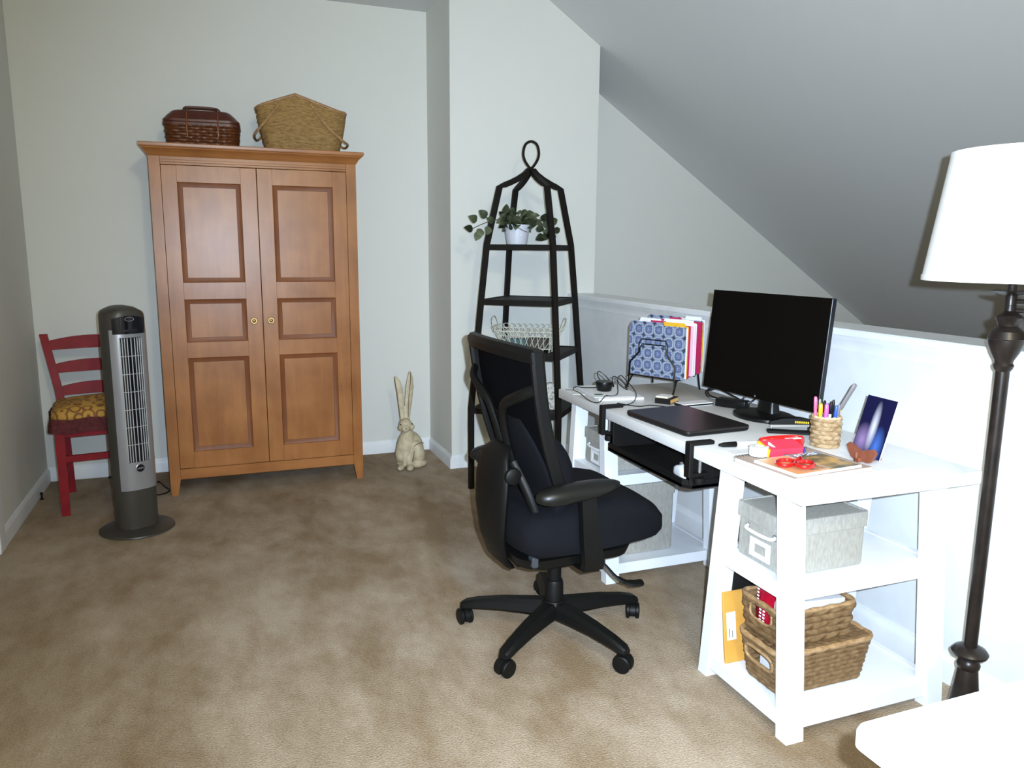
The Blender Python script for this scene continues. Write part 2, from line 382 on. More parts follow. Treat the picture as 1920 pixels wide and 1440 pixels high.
# ------------------------------------------------------------------ the room
BW, LW, CXL, CXR, CF, CZ = 5.183, -0.985, 1.374, 2.364, 4.655, 2.896
HF = 2.19          # face of the half wall
bm = new(); box(bm, -1.15, 6.6, -1.5, 5.35, -0.12, 0.0); struct('floor', bm, M_carpet)
bm = new(); box(bm, -1.15, 6.6, BW, 5.35, 0, 3.0); struct('wall_back', bm, M_wall)
bm = new(); box(bm, -1.15, LW, -1.5, BW, 0, 3.0); struct('wall_left', bm, M_wall)
bm = new(); box(bm, -1.15, 6.6, -1.5, -1.38, 0, 3.0); struct('wall_front', bm, M_wall)
bm = new(); prism(bm, [(CXL, 0), (CXR, 0), (CXR, CZ-0.653*(CXR-2.009)), (2.009, CZ), (CXL, CZ)], CF, BW, 'xz'); struct('wall_column', bm, M_wall)
bm = new(); box(bm, -1.15, 2.009, -1.5, 5.35, CZ, CZ+0.12); struct('ceiling', bm, M_ceil)
bm = new(); prism(bm, [(2.009, CZ), (6.5, CZ-0.653*4.491), (6.56, CZ-0.653*4.491+0.1), (2.05, CZ+0.12), (2.009, CZ+0.12)], -1.5, 5.35, 'xz'); struct('ceiling_slope', bm, M_ceil)
bm = new(); box(bm, HF, CXR, -1.38, CF, 0, 1.084); struct('wall_half', bm, M_hw)
def sweep_y(bm, prof, y0, y1):      # profile (x, z) extruded along y
    prism(bm, prof, y0, y1, 'xz')
bm = new(); sweep_y(bm, [(2.168, 1.088), (2.168, 1.108), (2.173, 1.113), (2.372, 1.113), (2.372, 1.088)], -1.38, CF-0.001); struct('trim_1', bm, M_trim)
bm = new(); sweep_y(bm, [(HF-0.001, 1.033), (2.183, 1.033), (2.183, 1.06), (2.176, 1.07), (2.172, 1.087), (HF-0.001, 1.087)], -1.38, CF-0.001); struct('trim_2', bm, M_trim)
def bprof(t, h): return [(0, 0), (t, 0), (t, h*0.72), (t*0.75, h*0.86), (t*0.45, h*0.93), (t*0.35, h), (0, h)]
BH = 0.086
bm = new(); prism(bm, [(BW-a, z) for a, z in bprof(0.014, BH)], LW, CXL, 'yz'); struct('baseboard_back', bm, M_trim)
bm = new(); prism(bm, [(LW+a, z) for a, z in bprof(0.014, BH)], 4.056, BW-0.014, 'xz'); struct('baseboard_left', bm, M_trim)
bm = new(); prism(bm, [(CXL-a, z) for a, z in bprof(0.014, BH)], CF-0.014, BW-0.014, 'xz'); struct('baseboard_column', bm, M_trim)
bm = new(); prism(bm, [(CF-a, z) for a, z in bprof(0.014, BH)], CXL-0.0, HF-0.016, 'yz'); struct('baseboard_column_front', bm, M_trim)
bm = new(); prism(bm, [(HF-a, z) for a, z in bprof(0.016, 0.095)], -1.38, CF, 'xz'); struct('baseboard_half', bm, M_trim)
# door casing where the left wall ends
bm = new(); box(bm, LW, LW+0.018, 3.96, 4.056, 0, 2.12, 0.004); box(bm, LW, LW+0.018, 2.95, 3.96, 2.03, 2.12, 0.004); box(bm, LW, LW+0.018, 2.86, 2.95, 0, 2.12, 0.004); struct('trim_3', bm, M_trim)
d = new(); box(d, LW, LW+0.008, 2.95, 3.96, 0.005, 2.03); dr = struct('door_1', d, M_trim)
for z0, z1 in ((0.18, 0.9), (1.05, 1.9)):
    for y0, y1 in ((3.06, 3.42), (3.50, 3.86)):
        bm = new(); box(bm, LW+0.008, LW+0.013, y0, y1, z0, z1, 0.004); obj('panel', bm, M_trim, dr)

# ------------------------------------------------------------------ wardrobe
AX0, AX1, AY, AB = -0.286, 0.800, 4.625, 5.13
W = thing('wardrobe', 'honey brown wooden two-door wardrobe with moulded crown against the back wall', 'wardrobe', ((AX0+AX1)/2, 4.88, 0))
def wbox(name, mt, *a, bev=0.002, parent=W):
    bm = new(); box(bm, *a, bev); return obj(name, bm, mt, parent, world=True)
wbox('side_panel', M_woodside, AX0+0.004, AX0+0.024, AY+0.05, AB-0.03, 0.10, 1.87)
wbox('side_panel', M_woodside, AX1-0.024, AX1-0.004, AY+0.05, AB-0.03, 0.10, 1.87)
wbox('back_panel', M_woodside, AX0+0.024, AX1-0.024, AB-0.03, AB-0.018, 0.10, 1.87)
wbox('floor_panel', M_woodside, AX0+0.024, AX1-0.024, AY+0.03, AB-0.03, 0.10, 0.13)
for sx, xa, xb in ((0, AX0, AX0+0.055), (1, AX1-0.055, AX1)):
    for fr, ya, yb in ((1, AY, AY+0.05), (0, AB-0.05, AB)):
        bm = new()
        ins = 0.014
        a0, a1 = (xa, xb-ins) if sx == 0 else (xa+ins, xb)
        rings(bm, [[Vector((p, q, z)) for p, q in ((x0, ya), (x1, ya), (x1, yb), (x0, yb))] for x0, x1, z in ((a0+0.003, a1-0.003, 0), (xa, xb, 0.095), (xa, xb, 1.872))])
        obj('corner_post', bm, M_wood, W, world=True)
wbox('bottom_rail', M_woodh, AX0+0.055, AX1-0.055, AY+0.002, AY+0.03, 0.092, 0.152)
wbox('top_rail', M_woodh, AX0+0.055, AX1-0.055, AY+0.002, AY+0.03, 1.824, 1.872)
wbox('bead', M_woodh, AX0+0.055, AX1-0.055, AY-0.006, AY+0.002, 1.836, 1.850)
bm = new()
def crown_ring(o, z): return [Vector(p+(z,)) for p in ((AX0-o, AB+0.0), (AX0-o, AY-o), (AX1+o, AY-o), (AX1+o, AB+0.0))]
rings(bm, [crown_ring(o, z) for o, z in ((0.0, 1.866), (0.006, 1.872), (0.010, 1.880), (0.016, 1.890), (0.026, 1.900), (0.032, 1.904), (0.034, 1.910), (0.040, 1.912), (0.042, 1.918), (0.042, 1.929), (0.039, 1.932))])
obj('crown', bm, M_woodh, W, 25, world=True)
MX = 0.2535
def door(x0, x1, px0, px1, kx):
    z0, z1 = 0.156, 1.821; bm = new(); zs = [(0.25, 0.785), (0.871, 1.109), (1.2, 1.735)]; fy, by = AY-0.001, AY+0.022
    box(bm, x0, px0, fy, by, z0, z1, 0.0015); box(bm, px1, x1, fy, by, z0, z1, 0.0015)
    e = [z0] + [v for p in zs for v in p] + [z1]
    for i in range(0, 8, 2): box(bm, px0, px1, fy, by, e[i], e[i+1])
    d = obj('door', bm, M_wood, W, world=True)
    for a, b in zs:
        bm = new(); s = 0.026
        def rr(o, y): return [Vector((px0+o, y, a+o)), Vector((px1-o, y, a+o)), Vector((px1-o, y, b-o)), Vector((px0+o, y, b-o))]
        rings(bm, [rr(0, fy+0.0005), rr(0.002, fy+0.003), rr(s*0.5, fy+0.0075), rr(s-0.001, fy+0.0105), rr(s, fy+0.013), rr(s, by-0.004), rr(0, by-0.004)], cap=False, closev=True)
        obj('moulding', bm, M_glaze_shade, d, 20, world=True)
        bm = new(); box(bm, px0+s, px1-s, fy+0.0105, by-0.004, a+s, b-s); obj('panel', bm, M_wood, d, world=True)
    bm = new(); lathe(bm, [(0.001, 0), (0.009, 0), (0.007, 0.010), (0.013, 0.017), (0.0185, 0.021), (0.019, 0.025), (0.016, 0.028), (0.0115, 0.028), (0.0105, 0.0265), (0.007, 0.030), (0.001, 0.031)], 20, Matrix.Translation((kx, fy, 0.985)) @ Matrix.Rotation(PI/2, 4, 'X'))
    obj('knob', bm, M_brass, d, 40, world=True)
door(-0.229, MX-0.0015, -0.152, 0.168, 0.204)
door(MX+0.0015, 0.743, 0.336, 0.664, 0.296)

# ------------------------------------------------------------------ baskets on the wardrobe
T = thing('picnic_basket', 'dark reddish brown lidded wicker basket with folded handles on top of the wardrobe', 'basket', (-0.008, 4.885, 1.932), R(-4))
bt = rrect(0.365, 0.235, 0.05, 6); tp = rrect(0.385, 0.25, 0.055, 6)
bm = new(); woven(bm, bt, tp, 0.0, 0.128, 8, 34, 0.007, 'weave', 4, 5); obj('woven_body', bm, M_dkwick, T, 60)
bm = new(); prism(bm, bt, 0.001, 0.006, 'xy'); obj('bottom', bm, M_dkwick2, T)
bm = new(); rings(bm, [[Vector((x*s, y*s, z)) for x, y in tp] for s, z in ((1.0, 0.118), (1.045, 0.119), (1.045, 0.133), (1.02, 0.136), (1.035, 0.139), (1.035, 0.150), (1.0, 0.156), (0.93, 0.172), (0.80, 0.196), (0.74, 0.202), (0.3, 0.205))]); obj('lid', bm, M_dkwick2, T, 30)
for yy in (-0.03, 0.03):
    bm = new(); tube(bm, smoothpath([(-0.095, yy, 0.195), (-0.09, yy, 0.218), (-0.07, yy*0.7, 0.228), (0.0, yy*0.7, 0.229), (0.07, yy*0.7, 0.226), (0.092, yy, 0.214), (0.096, yy, 0.193)], 5), 0.007, 8); obj('handle', bm, M_dkwick2, T)
for xx in (-0.072, 0.088):
    bm = new(); tube(bm, [(xx, -0.137, 0.06), (xx, -0.139, 0.12), (xx, -0.132, 0.150), (xx, -0.10, 0.19), (xx, -0.045, 0.212)], 0.0042, 6); obj('strap', bm, M_dkwick, T)

T = thing('willow_basket', 'pale straw coloured wicker basket with pointed rim beside the dark lidded basket', 'basket', (0.535, 4.875, 1.932), R(-7))
bt = rrect(0.40, 0.20, 0.06, 6); tp = rrect(0.50, 0.27, 0.07, 6)
def rimz(u, x, y): return 0.082*max(0.0, 1-abs(x+0.03)/0.24)*(1.0 if abs(y) > 0.04 else abs(y)/0.04)
bm = new(); g = woven(bm, bt, tp, 0.0, 0.232, 17, 34, 0.0062, 'weave', 4, 4, rim=rimz, belly=0.006); obj('woven_body', bm, M_wick, T, 60)
bm = new(); prism(bm, bt, 0.001, 0.006, 'xy'); obj('bottom', bm, M_wick, T)
bm = new(); tube(bm, [p + Vector((0, 0, 0.002)) for p in g[-1][::3]], 0.0085, 8, True); obj('rim', bm, M_wickrim, T)
bm = new(); tube(bm, smoothpath([(-0.115, -0.147, 0.262), (-0.185, -0.150, 0.175), (-0.245, -0.142, 0.105), (-0.262, -0.09, 0.085), (-0.264, 0.0, 0.083), (-0.262, 0.09, 0.085), (-0.245, 0.142, 0.105), (-0.185, 0.150, 0.175), (-0.115, 0.146, 0.262)], 5), 0.0068, 8); obj('handle', bm, M_wickrim, T)
bm = new(); tube(bm, smoothpath([(0.055, -0.145, 0.265), (0.14, -0.150, 0.15), (0.225, -0.142, 0.075), (0.252, -0.10, 0.062), (0.262, 0.0, 0.066), (0.252, 0.10, 0.062), (0.225, 0.142, 0.075), (0.14, 0.150, 0.15), (0.055, 0.144, 0.265)], 5), 0.0068, 8); obj('handle', bm, M_wickrim, T)

# ------------------------------------------------------------------ red ladder-back chair and its cushion
T = thing('ladderback_chair', 'red painted ladder-back wooden chair in the corner behind the tower fan', 'chair', (-0.625, 4.70, 0), R(8))
def bar(bm, a, b, w_, d_, w2=None, d2=None):   # square bar between two points
    w2 = w2 or w_; d2 = d2 or d_
    a, b = Vector(a), Vector(b)
    rings(bm, [[p+Vector((sx*ww/2, sy*dd/2, 0)) for sx, sy in ((-1, -1), (1, -1), (1, 1), (-1, 1))] for p, ww, dd in ((a, w_, d_), (b, w2, d2))])
for s in (-1, 1):
    bm = new(); bar(bm, (s*0.19, -0.205, 0), (s*0.188, -0.20, 0.466), 0.040, 0.040, 0.044, 0.044); obj('front_leg', bm, M_red, T)
    bm = new(); rings(bm, [[Vector((x+dx*0.02, y+dy*0.018, z)) for dx, dy in ((-1, -1), (1, -1), (1, 1), (-1, 1))] for x, y, z in ((s*0.165, 0.235, 0), (s*0.172, 0.215, 0.46), (s*0.186, 0.23, 0.6), (s*0.237, 0.305, 0.895), (s*0.238, 0.308, 0.905))]); obj('back_post', bm, M_red, T)
def slat(z0, z1, y, hw, arch):
    bm = new(); N = 10; lo, hi = [], []
    for i in range(N+1):
        t = -1+2*i/N; lo.append((t*hw, z0+arch*0.3*(1-t*t))); hi.append((t*hw, z1+arch*(1-t*t)))
    poly = lo + hi[::-1]
    v = prism(bm, poly, -0.009, 0.009, 'xz')
    for q in v: q.co.y += y - 0.022*(1-(q.co.x/hw)**2) + (q.co.z-z0)*0.25
    obj('slat', bm, M_red, T)
slat(0.817, 0.868, 0.283, 0.215, 0.028); slat(0.690, 0.738, 0.253, 0.198, 0.026); slat(0.565, 0.613, 0.226, 0.178, 0.026)
bm = new(); prism(bm, [(-0.212, -0.228), (0.212, -0.228), (0.19, 0.19), (-0.19, 0.19)], 0.466, 0.486, 'xy'); obj('seat', bm, M_red, T)
bm = new(); box(bm, -0.168, 0.168, -0.214, -0.192, 0.415, 0.466, 0.002); obj('apron', bm, M_red, T)
for s in (-1, 1):
    bm = new(); bar(bm, (s*0.213, -0.18, 0.44), (s*0.196, 0.2, 0.44), 0.02, 0.04); bmesh.ops.delete(bm, geom=bm.verts[:], context='VERTS')
    prism(bm, [(-0.18, 0.415), (0.2, 0.415), (0.2, 0.466), (-0.18, 0.466)], -0.01, 0.01, 'yz'); xf(bm, bm.verts[:], Matrix.Translation((s*0.181, 0, 0))); obj('side_apron', bm, M_red, T)
    bm = new(); prism(bm, [(-0.19, 0.19), (0.215, 0.19), (0.215, 0.215), (-0.19, 0.215)], -0.009, 0.009, 'yz'); xf(bm, bm.verts[:], Matrix.Translation((s*0.178, 0, 0))); obj('stretcher', bm, M_red, T)
bm = new(); box(bm, -0.17, 0.17, -0.215, -0.196, 0.283, 0.318, 0.002); obj('stretcher', bm, M_red, T)
bm = new(); tube(bm, [(-0.165, 0.218, 0.36), (0.165, 0.218, 0.36)], 0.009, 8); obj('stretcher', bm, M_red, T)

T = thing('seat_cushion', 'ochre printed seat cushion with dark red ruffle on the red chair', 'cushion', (-0.625, 4.70, 0.487), R(8))
bm = new()
outl = rrect(0.43, 0.40, 0.05, 6)
rings(bm, [[Vector((x*s, y*s-0.015, z + 0.004*math.sin(9*x+5*y))) for x, y in resample(outl, 40)] for s, z in ((0.9, 0.004), (1.0, 0.02), (1.03, 0.036), (1.0, 0.056), (0.9, 0.076), (0.6, 0.092), (0.2, 0.098), (0.01, 0.099))]); obj('pad', bm, M_cush, T, 80)
bm = new(); rs = []; N = 220; ol = resample(rrect(0.452, 0.43, 0.03, 6), N)
for k in range(6):
    t = k/5; row = []
    for i, (x, y) in enumerate(ol):
        back = y > 0.14
        d = math.hypot(x, y); f = 0.004*math.sin(i*0.82+2*t)*(0.3+t) + 0.012*t
        row.append(Vector((x*(1+f/d), y*(1+f/d)-0.028, 0.030-0.072*t*(0.30 if back else 1)+0.004*math.sin(i*0.29))))
    rs.append(row)
V = [[bm.verts.new(p) for p in r] for r in rs]; fs = []
for k in range(5):
    for i in range(N): fs.append(bm.faces.new((V[k][i], V[k][(i+1) % N], V[k+1][(i+1) % N], V[k+1][i])))
bmesh.ops.solidify(bm, geom=fs, thickness=0.002)
obj('ruffle', bm, M_ruf, T, 80)

# ------------------------------------------------------------------ tower fan
FA = R(-64)
T = thing('tower_fan', 'graphite and silver tower fan on a round base in front of the red chair', 'fan', (-0.42, 4.137, 0), FA)
# local +x is the front
def sec(th, off=0.0): 
    c, s = math.cos(th), math.sin(th); e = 2/2.5
    return ((0.088+off)*math.copysign(abs(c)**e, c), (0.096+off)*math.copysign(abs(s)**e, s))
bm = new(); lathe(bm, [(0.001, 0), (0.168, 0), (0.174, 0.004), (0.172, 0.010), (0.14, 0.020), (0.10, 0.026), (0.001, 0.028)], 48); obj('base', bm, M_fanb, T)
bm = new(); NN = 48
def ztop(x, y): return 1.085 - 2.6*y*y - 0.10*max(0, x)**1 - 0.0
ring = [sec(2*PI*i/NN) for i in range(NN)]
rs = [[Vector((x*s, y*s, z)) for x, y in ring] for s, z in ((1.0, 0.024), (0.985, 0.06), (0.985, 0.22), (1.0, 0.235))]
rs += [[Vector((x*s, y*s, ztop(x*s, y*s)+dz)) for x, y in ring] for s, dz in ((1.0, 0.0), (0.985, 0.012), (0.93, 0.022), (0.6, 0.030), (0.2, 0.032), (0.02, 0.032))]
rings(bm, rs); obj('housing', bm, M_fanb, T, 40)
def shell(name, mt, th0, th1, z0, z1, off, thick=0.003, n=18, top=None, parent=T):
    bm = new(); a, b = [], []
    for i in range(n+1):
        th = th0+(th1-th0)*i/n
        for o_, L_ in ((off, a), (off-thick, b)):
            x, y = sec(th, o_); L_.append((x, y))
    def row(L_, z): return [Vector((x, y, (z if z is not None else (top(x, y))))) for x, y in L_]
    zt = z1
    rr = [row(b, z0), row(a, z0), row(a, zt), row(b, zt)]
    V = [[bm.verts.new(p) for p in r] for r in rr]
    for k in range(4):
        A, B = V[k], V[(k+1) % 4]
        for i in range(n): bm.faces.new((A[i], A[i+1], B[i+1], B[i]))
    bm.faces.new([V[k][0] for k in range(4)]); bm.faces.new([V[k][-1] for k in range(4)])
    return obj(name, bm, mt, parent, 40)
shell('front_panel', M_fans, R(-54), R(54), 0.222, 1.005, 0.004, 0.006)
shell('lower_panel', M_fanb, R(-50), R(50), 0.05, 0.220, 0.003, 0.006)
gb = shell('grille_opening', M_fand, R(-25), R(25), 0.362, 0.968, 0.0045, 0.002)
NS = 9
src = None
for i in range(NS):
    th = R(-23.5+47*i/(NS-1)); x, y = sec(th, 0.0065)
    bm = new(); tube(bm, [(x, y, 0.364), (x, y, 0.966)], 0.0024, 6); obj('slat', bm, M_slat, T)
for k in range(1, 7):
    z = 0.364+0.602*k/7; bm = new()
    tube(bm, [Vector(sec(R(-24+48*i/12), 0.0072)+(z,)) for i in range(13)], 0.0016, 6); obj('crossbar', bm, M_slat, T)
cp = shell('control_panel', M_fand, R(-42), R(42), 0.985, None, 0.0055, 0.004, 18, lambda x, y: ztop(x, y)-0.006)
bm = new(); xq, yq = sec(R(0), 0.006); tube(bm, [(xq+0.001, 0.02*math.cos(a*PI/10), 1.055+0.009*math.sin(a*PI/10)) for a in range(20)], 0.0014, 6, True); obj('button_ring', bm, M_fans, cp)
bm = new(); ball(bm, (xq-0.002, 0.004, 1.0), (0.003, 0.034, 0.009)); obj('display_window', bm, M_bezel, cp)
bm = new(); lathe(bm, [(0.001, 0), (0.021, 0), (0.0215, 0.003), (0.019, 0.004), (0.019, 0.002), (0.001, 0.002)], 28, Matrix.Translation((xq-0.002, 0, 0.331)) @ Matrix.Rotation(PI/2, 4, 'Y')); bd = obj('badge', bm, M_fans, T)
bm = new(); lathe(bm, [(0.001, 0), (0.0185, 0), (0.0185, 0.003), (0.001, 0.0032)], 28, Matrix.Translation((xq-0.002, 0, 0.331)) @ Matrix.Rotation(PI/2, 4, 'Y')); obj('badge_face', bm, M_fand, bd)
bm = text_bm('Lasko', 0.013, 0.0003); bm.transform(Matrix.Translation((xq+0.0014, 0, 0.331)) @ Matrix(((0, 0, 1, 0), (1, 0, 0, 0), (0, 1, 0, 0), (0, 0, 0, 1)))); obj('lettering', bm, M_slat, bd)
bm = new(); tube(bm, smoothpath([(-0.44, 4.23, 0.03), (-0.46, 4.45, 0.006), (-0.40, 4.75, 0.006), (-0.371, 4.936, 0.006), (-0.326, 4.808, 0.006), (-0.30, 4.735, 0.006), (-0.330, 4.672, 0.006), (-0.40, 4.69, 0.006), (-0.52, 4.90, 0.006), (-0.62, 5.09, 0.006), (-0.66, 5.14, 0.006), (-0.60, 5.15, 0.006)], 6), 0.0042, 6); obj('cord', bm, M_black, T, world=True)

bm = new(); lathe(bm, [(0.001, 0), (0.011, 0), (0.011, 0.004), (0.005, 0.008), (0.005, 0.028), (0.008, 0.030), (0.008, 0.040), (0.001, 0.042)], 14)
single('door_stop', bm, M_blackm, 'small black peg door stop on the carpet by the left baseboard', 'door stop', (-0.955, 4.805, 0.0))
# ------------------------------------------------------------------ rabbit figurine
T = thing('rabbit_figurine', 'cream resin rabbit figurine with very tall ears on the carpet beside the wardrobe', 'figurine', (1.118, 4.80, 0))
bm = new()
def el(c, r, z=0, x=0, y=0): ball(bm, c, r, rot(z, x, y).to_3x3().to_4x4(), 20)
el((0.035, 0.02, 0.125), (0.075, 0.085, 0.105), 0, 0, R(-12)); el((-0.015, -0.02, 0.13), (0.062, 0.062, 0.115), 0, 0, R(6)); el((0.0, -0.01, 0.20), (0.045, 0.05, 0.06))
el((0.055, -0.055, 0.105), (0.045, 0.045, 0.075), 0, 0, R(-15)); el((-0.05, -0.02, 0.09), (0.035, 0.05, 0.06))
el((-0.018, -0.035, 0.283), (0.043, 0.052, 0.043), 0, R(10)); el((-0.028, -0.078, 0.268), (0.027, 0.028, 0.024)); el((-0.05, -0.045, 0.27), (0.02, 0.03, 0.022)); el((0.018, -0.05, 0.272), (0.018, 0.03, 0.022))
el((-0.062, -0.085, 0.018), (0.022, 0.042, 0.018), R(-30)); el((-0.008, -0.112, 0.020), (0.023, 0.042, 0.020), R(-25)); el((0.055, -0.06, 0.026), (0.065, 0.034, 0.026), R(20)); el((0.0, -0.06, 0.07), (0.022, 0.022, 0.06)); el((-0.03, -0.06, 0.07), (0.02, 0.022, 0.06)); el((0.11, 0.06, 0.06), (0.025, 0.025, 0.025)); el((0.0, 0.0, 0.03), (0.075, 0.06, 0.03))
def ear(path, wd):
    rs = []
    for i, (p, a) in enumerate(path):
        p = Vector(p); t = i/(len(path)-1); w_ = wd[i]
        rs.append([p + Vector((w_*math.cos(2*PI*j/12)*math.cos(a), w_*math.cos(2*PI*j/12)*math.sin(a) + (0.009+0.003*(1-t))*math.sin(2*PI*j/12), 0)) for j in range(12)])
    rings(bm, rs)
ear([((-0.03, -0.015, 0.29), 0), ((-0.036, -0.012, 0.36), 0), ((-0.040, -0.008, 0.44), 0), ((-0.045, -0.004, 0.51), 0), ((-0.056, 0, 0.56), 0), ((-0.072, 0.0, 0.597), 0)], [0.014, 0.018, 0.020, 0.022, 0.020, 0.006])
ear([((0.0, -0.015, 0.29), 0), ((0.004, -0.008, 0.36), 0.3), ((0.013, -0.002, 0.44), 0.3), ((0.022, 0.004, 0.52), 0.3), ((0.027, 0.008, 0.58), 0.3), ((0.026, 0.010, 0.622), 0.3)], [0.016, 0.022, 0.029, 0.031, 0.022, 0.006])
tmp = obj('tmp', bm, M_stone)
md = tmp.modifiers.new('r', 'REMESH'); md.mode = 'VOXEL'; md.voxel_size = 0.0042
ms = tmp.modifiers.new('s', 'SMOOTH'); ms.iterations = 4; ms.factor = 0.5
dg = bpy.context.evaluated_depsgraph_get(); me = bpy.data.meshes.new_from_object(tmp.evaluated_get(dg)); bpy.data.objects.remove(tmp)
bm = new(); bm.from_mesh(me); bpy.data.meshes.remove(me); bmesh.ops.delete(bm, geom=[v for v in bm.verts if v.co.z < -0.02], context='VERTS'); obj('body', bm, M_stone, T, 180)
for x, y, z in ((-0.056, -0.065, 0.293), (0.018, -0.066, 0.293)):
    bm = new(); ball(bm, (x, y, z), (0.005, 0.006, 0.006), n=10); obj('eye', bm, M_stonedk, T)
bm = new(); ball(bm, (-0.03, -0.105, 0.274), (0.006, 0.004, 0.004), n=8); obj('nose', bm, M_stonedk, T)
bm = new(); tube(bm, smoothpath([(-0.048, -0.022, 0.33), (-0.056, -0.018, 0.40), (-0.064, -0.012, 0.48), (-0.072, -0.008, 0.54), (-0.076, -0.004, 0.59)], 4), 0.0020, 6); obj('ear_line', bm, M_stonedk, T)
bm = new(); tube(bm, smoothpath([(0.004, -0.022, 0.33), (0.006, -0.02, 0.40), (0.014, -0.014, 0.48), (0.026, -0.006, 0.56), (0.027, 0.0, 0.615)], 4), 0.0020, 6); obj('ear_line', bm, M_stonedk, T)
bm = new(); tube(bm, smoothpath([(0.02, -0.098, 0.155), (0.045, -0.103, 0.17), (0.075, -0.09, 0.172), (0.092, -0.06, 0.16)], 4), 0.0022, 6); obj('haunch_line', bm, M_stonedk, T)
bm = new(); tube(bm, smoothpath([(0.012, -0.09, 0.05), (0.016, -0.097, 0.085), (0.022, -0.10, 0.12)], 4), 0.0022, 6); obj('haunch_line', bm, M_stonedk, T)

# ------------------------------------------------------------------ black iron rack
RC = Vector((1.729, 4.234, 0)); RA = 0.087
T = thing('plant_rack', 'tall black tapering iron shelf rack with looped finial in front of the wall column', 'shelf', RC, RA)
LV = [(0.371, 0.0), (0.371, 0.486), (0.338, 0.812), (0.308, 1.113), (0.274, 1.421), (0.197, 1.739)]
for k in range(4):
    a = k*PI/2; d = Vector((math.cos(a), math.sin(a), 0))
    pts = [d*r+Vector((0, 0, z)) for r, z in LV]
    pts += [d*0.165+Vector((0, 0, 1.752)), d*0.125+Vector((0, 0, 1.768)), d*0.08+Vector((0, 0, 1.790)), d*0.04+Vector((0, 0, 1.815)), d*0.014+Vector((0, 0, 1.840))]
    bm = new(); tube(bm, pts, 0.0215, 4, rot0=PI/4, flat=(1.0, 0.72) if k % 2 == 0 else (1.0, 0.72)); obj('leg', bm, M_iron, T, 30)
for r, z in LV[1:5]:
    r2 = r+0.004
    bm = new(); c = [(r2*math.cos(k*PI/2), r2*math.sin(k*PI/2)) for k in range(4)]; q = [(x*0.9, y*0.9) for x, y in c]
    rings(bm, [[Vector((x, y, zz)) for x, y in P] for P, zz in ((c, z-0.032), (c, z), (q, z), (q, z-0.032))], cap=False, closev=True); sh = obj('shelf_frame', bm, M_iron, T, 30)
    bm = new(); prism(bm, [(x*0.91, y*0.91) for x, y in c], z-0.012, z-0.004, 'xy'); obj('shelf_plate', bm, M_iron, sh)
bm = new(); lp = [(0.0, 0, 1.850), (0.022, 0, 1.872), (0.040, 0, 1.905), (0.044, 0, 1.94), (0.034, 0, 1.978), (0.012, 0, 1.996), (-0.012, 0, 1.996), (-0.034, 0, 1.978), (-0.044, 0, 1.94), (-0.040, 0, 1.905), (-0.022, 0, 1.872)]
tube(bm, smoothpath(lp, 4, True), 0.0075, 8, True, rot(-RA-0.38)); obj('finial', bm, M_iron, T)
bm = new(); lathe(bm, [(0.001, 1.812), (0.02, 1.822), (0.022, 1.838), (0.012, 1.856), (0.001, 1.858)], 12); obj('finial_collar', bm, M_iron, T)

# potted plant
PX, PY, PZ = 1.648, 4.235, 1.421
T = thing('potted_plant', 'trailing green plant in a white pot on the top shelf of the black rack', 'plant', (PX, PY, PZ))
bm = new(); lathe(bm, [(0.001, 0), (0.055, 0), (0.058, 0.003), (0.074, 0.104), (0.0745, 0.112), (0.070, 0.112), (0.068, 0.100), (0.001, 0.096)], 32); pot = obj('pot', bm, M_pot, T)
for zz in (0.052, 0.066, 0.08):
    bm = new(); ball(bm, (0.0, -0.066-0.16*(zz-0.05), zz), 0.004, n=8); obj('bead', bm, M_white, pot)
bm = new()
N = 8; rows = []
for i in range(N+1):
    t = i/N; w_ = 0.0175*math.sin(PI*min(1, t**0.75))**0.8+0.0004
    rows.append([Vector((s*w_, -0.0 + t*0.044, 0.006*math.sin(PI*t)+0.004*abs(s)*math.sin(PI*t))) for s in (-1, -0.5, 0, 0.5, 1)])
V = [[bm.verts.new(p) for p in r] for r in rows]; fs = []
for i in range(N):
    for j in range(4): fs.append(bm.faces.new((V[i][j], V[i][j+1], V[i+1][j+1], V[i+1][j])))
bmesh.ops.solidify(bm, geom=fs, thickness=0.0012)
leaf_a = obj('leaf', bm, M_leaf, T, 60)
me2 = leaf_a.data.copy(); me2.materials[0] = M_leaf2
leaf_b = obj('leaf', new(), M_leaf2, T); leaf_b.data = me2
used = {'a': False, 'b': False}
def leaf(p, direction, sc=1.0, dark=False, face=None):
    d = Vector(direction).normalized(); f = Vector(face or (-0.2, -0.9, 0.4)); f = (f-d*f.dot(d)).normalized(); x = d.cross(f)
    mt_ = Matrix((x, d, f)).transposed().to_4x4() @ Matrix.Scale(sc, 4); mt_.translation = Vector(p)
    k = 'b' if dark else 'a'; src = leaf_b if dark else leaf_a
    if not used[k]: used[k] = True; src.matrix_local = mt_; return src
    return inst(src, T, mt_)
